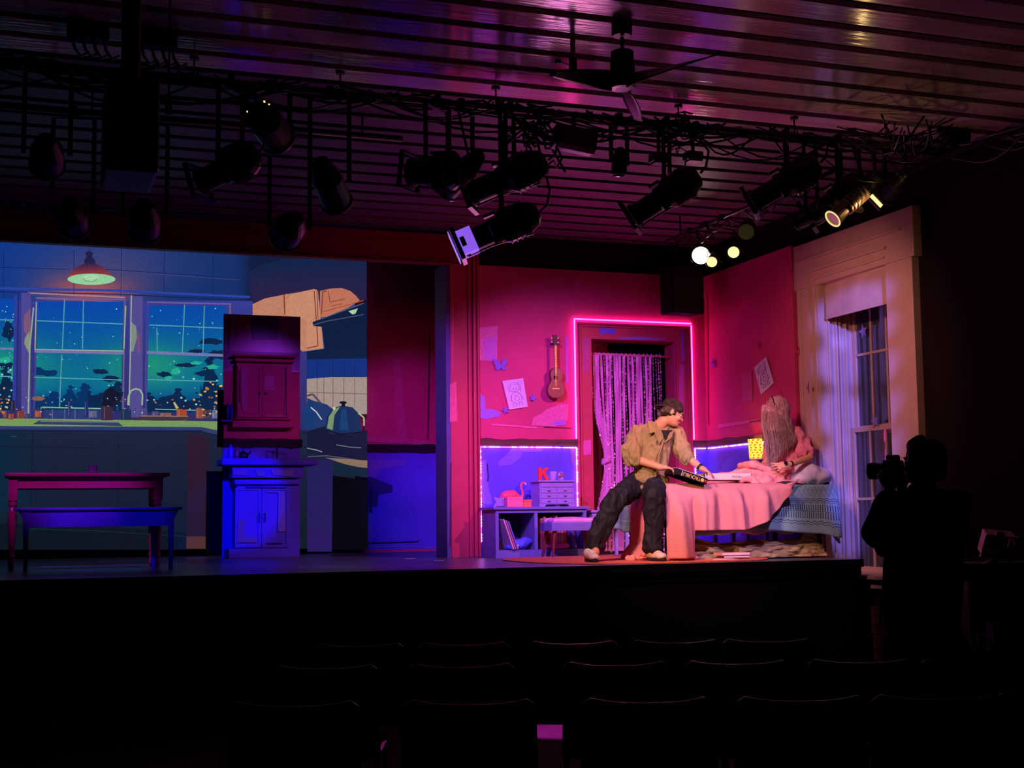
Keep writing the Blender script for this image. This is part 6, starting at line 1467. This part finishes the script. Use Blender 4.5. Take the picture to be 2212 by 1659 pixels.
# glowing vents on the perforated lamp
t = [o for o in COL.objects if o.get('label') == 'lamp with glowing perforated top left of centre'][0]
rr = random.Random(5); vc = at(562, 237, Y=8.6); b = B()
for k in range(34):
    x, z_ = rr.uniform(-.09, .06), rr.uniform(-.05, .05)
    if (x+.015)**2/.0056+z_**2/.0025 < 1.0: b.ell((vc.x+x, vc.y-.03, vc.z+z_+x*.3), (.006, .004, .006), None, 6, 4)
b.build('glowing_vent', mat('vent_glow', (.2, .15, .05), .5, var=0, emit=(1, .66, .18), es=2.2), t)
yl = at(1893, 434, Y=8.5); sl_ = thing('lit_barn_door', 'bright yellow slit of light above the right end of the window casing', 'stage light', yl, 0, 'stage lamps on the ceiling pipes')
Ry = Matrix.Rotation(.72, 3, 'Y'); B().obox(yl, .115, .01, .026, Ry).build('lit_gap', lens_m('slit', (1, .70, .16), 2.6), sl_); B().obox(yl + Ry @ V((0, 0, .03)), .13, .012, .02, Ry).build('door_flap', m_rig, sl_); B().obox(yl + Ry @ V((0, 0, -.03)), .13, .012, .02, Ry).build('door_flap', m_rig, sl_)
B().bar(yl+V((.02, 0, .02)), (yl.x+.04, 8.6, 4.2), .02).build('arm', m_rig, sl_)
l = bpy.data.lights.new('amber_spill', 'POINT'); l.energy = 1.6; l.color = (1, .6, .22); l.shadow_soft_size = .02
o = bpy.data.objects.new('amber_spill', l); COL.objects.link(o); o.location = at(1880, 452, Y=8.35)
ya, yb_ = at(1800, 472, Y=8.42), at(1872, 408, Y=8.42); m_brz = mat('bronze_can', (.35, .26, .2), .35, .7); dd_ = (yb_-ya).normalized(); LN = (yb_-ya).length
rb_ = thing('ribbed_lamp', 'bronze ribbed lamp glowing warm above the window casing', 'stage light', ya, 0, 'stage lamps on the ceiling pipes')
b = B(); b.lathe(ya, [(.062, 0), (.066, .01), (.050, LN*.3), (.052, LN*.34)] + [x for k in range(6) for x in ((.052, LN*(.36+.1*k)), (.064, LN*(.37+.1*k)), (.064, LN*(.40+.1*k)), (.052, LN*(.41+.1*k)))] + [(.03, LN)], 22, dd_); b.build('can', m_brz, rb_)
_u, _v, _d = frame(dd_); B().tube([ya - dd_*.006 + (_u*math.cos(t*PI/12)+_v*math.sin(t*PI/12))*.064 for t in range(25)], .006, 6).build('lit_rim', lens_m('rim', (1, .72, .3), 1.1), rb_); B().bar(yb_, (yb_.x, 8.6, 4.2), .02).build('arm', m_rig, rb_)  # warm light on the front rim put in as emission
# two small junction boxes, projector on a pole
for (x, y, lb) in ((1423, 342, 'junction box hanging left of the twin hanger bars'), (1497, 338, 'small pale bottomed junction box right of the twin hanger bars')):
    p = at(x, y, Y=8.75); t = thing('junction_box', lb, 'box', p); B().box((p.x-.06, p.y-.05, p.z-.03), (p.x+.06, p.y+.05, p.z+.03)).build('box_body', m_rig, t, bevel=.004)
    B().box((p.x-.05, p.y-.052, p.z-.045), (p.x+.05, p.y+.04, p.z-.03)).build('underside_plate', m_rim if x > 1450 else m_rig, t); B().bar((p.x, p.y, p.z), (p.x, p.y, 4.2), .02).build('hanger', m_rig, t)
pj = thing('projector', 'large black projector box with side slots hung on a thick pole at the left', 'projector', at(280, 275, Y=7.2))
c = at(282, 278, Y=7.2); B().box((c.x-.13, 7.0, c.z-.27), (c.x+.13, 7.5, c.z+.22)).build('housing', m_rig, pj, bevel=.02)
B().cyl((c.x, 7.25, c.z+.2), (c.x, 7.25, 4.34), .05, seg=16).build('pole', m_rig, pj)
for k in range(4): p = at(294+k*7, 272-k*4, Y=6.995); B().box((p.x-.004, 6.985, p.z-.075), (p.x+.004, 7.0, p.z+.075)).build('slot', mat('slot_trim', (.12, .06, .12), .5), pj)
p = at(364, 245, Y=7.3); t = thing('small_clip_lamp', 'small lamp beside the projector box', 'stage light', p); B().cyl(p, p+V((0, 0, .09)), .022, .016).build('can', m_rig, t); B().bar(p+V((0, 0, .08)), (p.x, p.y, 4.34), .01).build('hanger', m_rig, t); B().lathe(p, [(.0, 0), (.02, 0), (.02, .004)], 12).build('lens', m_rim, t)
# socket boxes with cable loops near the pole
for (x, y) in ((190, 72), (338, 90)):
    p = at(x, y, Z=4.30); t = thing('socket_box', 'socket box with drooping cables %s the thick pole' % ('left of' if x < 250 else 'right of'), 'box', p)
    B().box((p.x-.12, p.y-.05, 4.26), (p.x+.12, p.y+.05, 4.34)).build('box_body', m_rig, t)
    for k in range(4): xx = p.x-.09+.06*k; B().tube([(xx, p.y, 4.27), (xx+.015, p.y-.01, 4.2), (xx+.05, p.y-.02, 4.15), (xx+.09, p.y, 4.18)], .009, 6).build('cable', m_rig, t)
# cables
def cables(name, lab, pts_fn, n, r, seed):
    rr = random.Random(seed); b = B()
    for k in range(n): b.tube(pts_fn(rr, k), r*rr.uniform(.7, 1.3), 5)
    o = b.build(name, m_rig, smooth=True); return tag(o, lab, 'cables', kind='stuff')
def along(rr, k):
    x = rr.uniform(-2.5, 5.5); ln = rr.uniform(.5, 1.6); dr = rr.uniform(.03, .24); y = PA_y + rr.uniform(-.06, .06)
    return [(x+ln*t/8, y+.02*math.sin(t+k), PA_z+.03-dr*math.sin(PI*t/8)) for t in range(9)]
cables('cable_bundle', 'tangled black cables drooping along the long cross pipe', along, 74, .008, 1)
def knot(rr, k):
    c = at(1150, 275, Y=8.65) if k % 3 else at(1475, 262, Y=8.65); p = V(c); o = []
    for t in range(9): p = p + V((rr.uniform(-.06, .06), rr.uniform(-.03, .03), rr.uniform(-.07, .055))); p.z = min(p.z, 4.3); o.append(V(p))
    return o
cables('cable_tangle', 'knots of cable hanging at the lamps left of the fan', knot, 30, .008, 2)
def rightc(rr, k):
    p = at(rr.uniform(1760, 2020), rr.uniform(250, 330), Y=8.4); q_ = at(rr.uniform(1850, 2090), rr.uniform(240, 300), Y=7.6+rr.uniform(0, .7))
    p.z = min(p.z, 4.22); q_.z = min(q_.z, 4.24); p.x = min(p.x, 6.8); q_.x = min(q_.x, 6.9); dr = rr.uniform(.04, .26); sw = rr.uniform(-.12, .12)
    return [p.lerp(q_, t/10) + V((0, sw*math.sin(PI*t/10), -dr*math.sin(PI*t/10))) for t in range(11)]
cables('cable_tangle', 'dense tangle of black cables near the right wall above the casing', rightc, 26, .006, 3)
def rw(rr, k):
    y = rr.uniform(5.0, 7.6); ln = rr.uniform(.5, 1.4); dr = rr.uniform(.03, .22)
    return [(6.72+rr.uniform(-.02, .02)+.04*math.sin(t*.8+k), y+ln*t/8, 4.18-dr*math.sin(PI*t/8)) for t in range(9)]
cables('cable_bundle', 'black cables looped along the pipe on the right wall', rw, 26, .010, 4)
def rw2(rr, k):
    q_ = a0.lerp(e1, rr.uniform(.05, .8)); ln = rr.uniform(.2, .5); dr = rr.uniform(.04, .16); dd = (e1-a0).normalized()
    return [q_ + dd*ln*t/8 + V((0, .02, -dr*math.sin(PI*t/8))) for t in range(9)]
cables('cable_bundle', 'thin cables around the pipe of the lit lamp cluster', rw2, 16, .006, 5)
# hanger bars of the middle lamp, ceiling drop pipe
t = thing('drop_pipe', 'short pipe stub hanging from the ceiling left of the fan', 'pipe', at(1237, 85, Z=4.34))
p = at(1237, 85, Z=4.34); B().cyl((p.x, p.y, 4.34), (p.x, p.y, 4.12), .016, seg=10).build('stem', m_rim, t); B().cyl((p.x, p.y, 4.22), (p.x, p.y, 4.10), .025, seg=12).build('sleeve', m_rig, t); B().ell((p.x-.10, p.y, 4.19), (.02, .02, .015)).build('sensor', m_rig, t)
B().bar((p.x-.10, p.y, 4.19), (p.x, p.y, 4.17), .006).build('bracket', m_rig, t)
# ---------------------------------------------------------------- ceiling fan
fc0 = at(1343, 50, Z=4.34); fX, fY = fc0.x, fc0.y
fan = thing('ceiling_fan', 'black ceiling fan with three narrow blades hanging on a short rod', 'fan', (fX, fY, 4.34))
zz = lambda py: at(1343, py, Y=fY).z
B().lathe((fX, fY, zz(78)), [(.055, 0), (.062, .012), (.062, 4.34-zz(78))], 20).build('canopy', m_rig, fan)
B().cyl((fX, fY, zz(80)), (fX, fY, zz(112)), .012, seg=12).build('rod', m_rig, fan)
z0, z1 = zz(188), zz(110)
B().lathe((fX, fY, z0), [(.060, 0), (.074, .01), (.074, (z1-z0)*.72), (.068, (z1-z0)*.76), (.068, (z1-z0)*.97), (.055, z1-z0)], 26).build('motor', m_rig, fan)
B().lathe((fX, fY, z0-.012), [(.045, 0), (.074, .002), (.074, .014)], 26).build('bottom_disc', m_pipe, fan)
zb = z0+.03
for tip in ((1570, 112), (1380, 262), (1205, 160)):
    e = at(*tip, Z=zb-.02); d = V((e.x-fX, e.y-fY, 0)); ln = d.length; d.normalize(); s_ = V((-d.y, d.x, 0)); b = B()
    ln = max(.5, min(.74, ln))
    def bl(u, v, d=d, s_=s_, ln=ln):
        r_ = .06+(ln-.06)*u; w_ = .045+.03*math.sin(PI*min(1, u*1.15))*.6-.02*max(0, u-.8)*5*.5
        return V((fX, fY, zb)) + d*r_ + s_*(v-.5)*w_*1.6 + V((0, 0, .085*(v-.5)*(1.2-u)-.02*u))
    b.sheet(bl, 14, 5); b.build('blade', mat('fan_blade', (.05, .045, .05), .35, spec=.6), fan, smooth=True, solid=.008)
# ================================================================ the dark auditorium
m_seat = mat('seat_black_plastic', (.010, .010, .011), .28, spec=.6)
m_leg = mat('seat_steel', (.02, .02, .022), .35, .5)
ch = thing('audience_chair', 'black', 'chair', (0, 0, 0), 0, 'audience chairs')
def bk_(u, v):
    x = (u-.5)*.44; z_ = .42+.38*v; y = -.20-.05*v + .05*(2*abs(u-.5))**2.2*1.2
    top = .018*(2*abs(u-.5))**3 - .045*max(0, abs(u-.5)-.44)*10*1.0
    return V((x*(1-.03*v), y, z_+top*v))
B().sheet(bk_, 16, 6).build('backrest', m_seat, ch, world=False, smooth=True, solid=.018, bevel=.006)
B().sheet(lambda u, v: V(((u-.5)*.43, -.17+.40*v, .43+.012*(2*abs(u-.5))**2-.02*v*(1-v)*4+.0)), 10, 6).build('seat', m_seat, ch, world=False, smooth=True, solid=.02)
for sx in (-1, 1):
    B().tube([(sx*.20, -.22, .66), (sx*.205, -.19, .40), (sx*.22, -.25, 0.005)], .011, 8).build('leg', m_leg, ch, world=False)
    B().tube([(sx*.20, -.16, .41), (sx*.205, .18, .41), (sx*.22, .22, 0.005)], .011, 8).build('leg', m_leg, ch, world=False)
rows = [('row closest to the stage', 6.7, .47, [(785, 1389), (1005, 1378), (1236, 1369), (1448, 1365), (1645, 1356)]),
        ('second row from the stage', 5.75, .47, [(716, 1447), (1002, 1432), (1326, 1420), (1576, 1413), (1838, 1404), (2070, 1400)]),
        ('third row from the stage', 4.65, .47, [(660, 1528), (1024, 1500), (1386, 1478), (1700, 1470), (1990, 1466), (2240, 1462)]),
        ('nearest row at the bottom edge', 3.35, .47, [(1412, 1645), (1840, 1632), (2240, 1630)])]
ordw = ['leftmost', 'second from left', 'third from left', 'fourth from left', 'fifth from left', 'sixth from left']
first = True
for rn, D1, w_, ps in rows:
    for k, (x, y) in enumerate(ps):
        p = at(x, y, D=D1); lab = 'dark audience chair, %s in the %s' % (ordw[k], rn)
        if len(ps) == 3: lab = 'dark audience chair, %s in the %s' % (('leftmost', 'middle one', 'rightmost')[k], rn)
        if first: ch.location = (p.x, p.y, 0); ch.rotation_euler = (0, 0, -.345); ch['label'] = lab; first = False; o = ch
        else: o = dup(ch, (p.x, p.y, 0), -.345 + random.uniform(-.04, .04), lab)
# step unit before the stage
su = thing('step_unit', 'black three tread step unit against the stage front at the left', 'steps', (.8, 9.8, 0))
m_step = mat('black_step', (.02, .02, .022), .3, spec=.5)
xa, xb = at(147, 1328, Y=9.7).x, at(470, 1313, Y=9.7).x
for k, (zt_, yf) in enumerate(((.74, 9.75), (.49, 9.45), (.245, 9.15))):
    B().box((xa, yf, zt_-.03), (xb, 10.27 if k == 0 else yf+.31, zt_)).build('tread', m_step, su, bevel=.005)
    B().box((xa+.01, yf+.03, 0 if k == 2 else zt_-.245), (xb-.01, yf+.045, zt_-.03)).build('riser', m_step, su)
for x in (xa, xb-.03): B().prism([(x, 9.17, 0), (x, 10.26, 0), (x, 10.26, .71), (x, 9.77, .71), (x, 9.77, .46), (x, 9.47, .46), (x, 9.47, .215), (x, 9.17, .215)], (.03, 0, 0)).build('side_board', m_step, su)
# floor marks
for (x, y, lb) in ((885, 1207, 'left white tape mark on the stage deck by the frame column'), (948, 1211, 'right white tape mark on the stage deck by the frame column')):
    p = at(x, y, Z=1.0); tag(B().box((p.x-.05, p.y-.02, 1.0), (p.x+.05, p.y+.02, 1.003)).build('tape_mark', m_white), lb, 'tape', 'tape marks')
# things stacked by the right wall
TD = 8.0; G = lambda x, y, d=TD: at(x, y, D=d)
tc = G(2170, 1395)
tt = thing('equipment_table', 'low dark table with gear by the right wall', 'table', (tc.x, tc.y, 0))
tz = tc.z; RT = Matrix.Rotation(-.3, 3, 'Z')
B().obox((tc.x+.1, tc.y+.1, tz-.015), .75, .6, .03, RT).build('tabletop', m_step, tt)
for sx in (-1, 1):
    for sy in (-1, 1): q_ = V((tc.x+.1, tc.y+.1, 0)) + RT @ V((sx*.34, sy*.26, 0)); B().cyl((q_.x, q_.y, 0), (q_.x, q_.y, tz-.03), .015, seg=8).build('leg', m_leg, tt)
cs = thing('equipment_case', 'black equipment case on the table by the right wall', 'case', (tc.x+.2, tc.y+.2, tz))
cz = G(2150, 1218).z; c = V((tc.x+.14, tc.y+.22, (tz+cz)/2)); B().obox(c, .46, .32, cz-tz, RT).build('case_body', mat('green_black_case', (.008, .012, .007), .6), cs, bevel=.012)
B().obox(c+RT @ V((0, -.165, .08)), .12, .012, .03, RT).build('latch', m_leg, cs); B().obox(c+RT @ V((0, -.165, -.02)), .16, .008, .05, RT).build('badge', mat('dim_badge', (.02, .03, .015), .5), cs)
m_bin = mat('pale_plastic', L(190, 130, 160), .45, var=.05)
bl_ = thing('storage_bin', 'pale plastic storage bin lying tilted on the equipment case', 'bin', G(2165, 1180))
o_ = G(2160, 1183, 8.15); RB = Matrix.Rotation(-.3, 3, 'Z') @ Matrix.Rotation(.12, 3, 'Y') @ Matrix.Rotation(.45, 3, 'X')
b = B(); w1, h1, d1 = .20, .15, .10
b.obox(o_ + RB @ V((0, d1, 0)), w1*.8, .008, h1*.8, RB)
for s1, s2, ww, hh in ((0, -1, w1, .012), (0, 1, w1, .012), (-1, 0, .012, h1), (1, 0, .012, h1)): b.obox(o_ + RB @ V((s1*w1/2, 0, s2*h1/2)), ww, .02, hh, RB)
for s1, s2 in ((0, -1), (0, 1)): b.obox(o_ + RB @ V((0, d1/2, s2*h1*.44)), w1*.9, d1, .006, RB)
for s1 in (-1, 1): b.obox(o_ + RB @ V((s1*w1*.44, d1/2, 0)), .006, d1, h1*.9, RB)
b.build('bin_body', m_bin, bl_, bevel=.003)
B().obox(o_ + RB @ V((-.02, 0, h1/2+.015)), .05, .012, .03, RB).build('bin_handle', m_bin, bl_)
fo = thing('folder', 'pale folder slanting in front of the storage bin', 'folder', G(2155, 1200))
B().prism([G(2122, 1219, 8.13), G(2150, 1217, 8.13), G(2191, 1190, 8.13), G(2174, 1180, 8.13)], M @ V((0, 0, -.008))).build('cover', m_bin, fo); B().prism([G(2128, 1219, 8.12), G(2136, 1219, 8.12), G(2176, 1188, 8.12), G(2172, 1184, 8.12)], M @ V((0, 0, .002))).build('label_strip', m_white, fo)
pk = thing('paper_bag', 'small pinkish card sleeve hanging at the left side of the case', 'bag', G(2086, 1235))
B().prism([G(2075, 1216, 8.1), G(2097, 1222, 8.1), G(2097, 1256, 8.1), G(2083, 1257, 8.1)], M @ V((0, 0, -.03))).build('sleeve', mat('card_rose', L(150, 84, 80), .7), pk); B().prism([G(2074, 1214), G(2098, 1220), G(2098, 1223), G(2074, 1218)], M @ V((0, 0, .002))).build('fold', m_bin, pk)
pb3 = thing('purple_box', 'small dark purple box low on the table by the right wall', 'box', G(2160, 1340))
q_ = G(2160, 1326, 7.75); B().obox((q_.x, q_.y, tz+.10), .125, .10, .09, RT).build('box_body', mat('purple_plastic', L(60, 34, 110), .4), pb3, bevel=.004); B().obox((q_.x, q_.y, tz+.15), .13, .105, .012, RT).build('lid', mat('purple_plastic', L(60, 34, 110), .4), pb3)
B().obox((q_.x, q_.y, tz+.028), .16, .12, .05, RT).build('tray', mat('dim_tray', L(60, 34, 50), .6), pb3)
cp = G(2118, 1330, 7.75); tag(B().lathe((cp.x, cp.y, tz+.02), [(.022, 0), (.03, .07), (.027, .07), (.02, .006)], 14).build('paper_cup', m_bin), 'pale cup beside the small purple box', 'cup')
# crates below the tall window
for (y0_, z0_, z1_, lb) in ((9.72, .001, .36, 'lower brown crate under the tall window'), (9.74, .361, .60, 'upper brown crate under the tall window')):
    t = thing('crate', lb, 'crate', (6.98, y0_+.2, z0_)); m_cr = mat('crate_wood', L(110, 66, 44), .7, var=.3, scale=6)
    for k in range(3): B().box((6.93, y0_, z0_+(z1_-z0_)*k/3+.004), (6.945, y0_+.46, z0_+(z1_-z0_)*(k+1)/3-.004)).build('slat', m_cr, t)
    B().box((6.945, y0_, z0_), (7.09, y0_+.46, z1_)).build('crate_body', mat('crate_dark', L(50, 30, 22), .8), t)
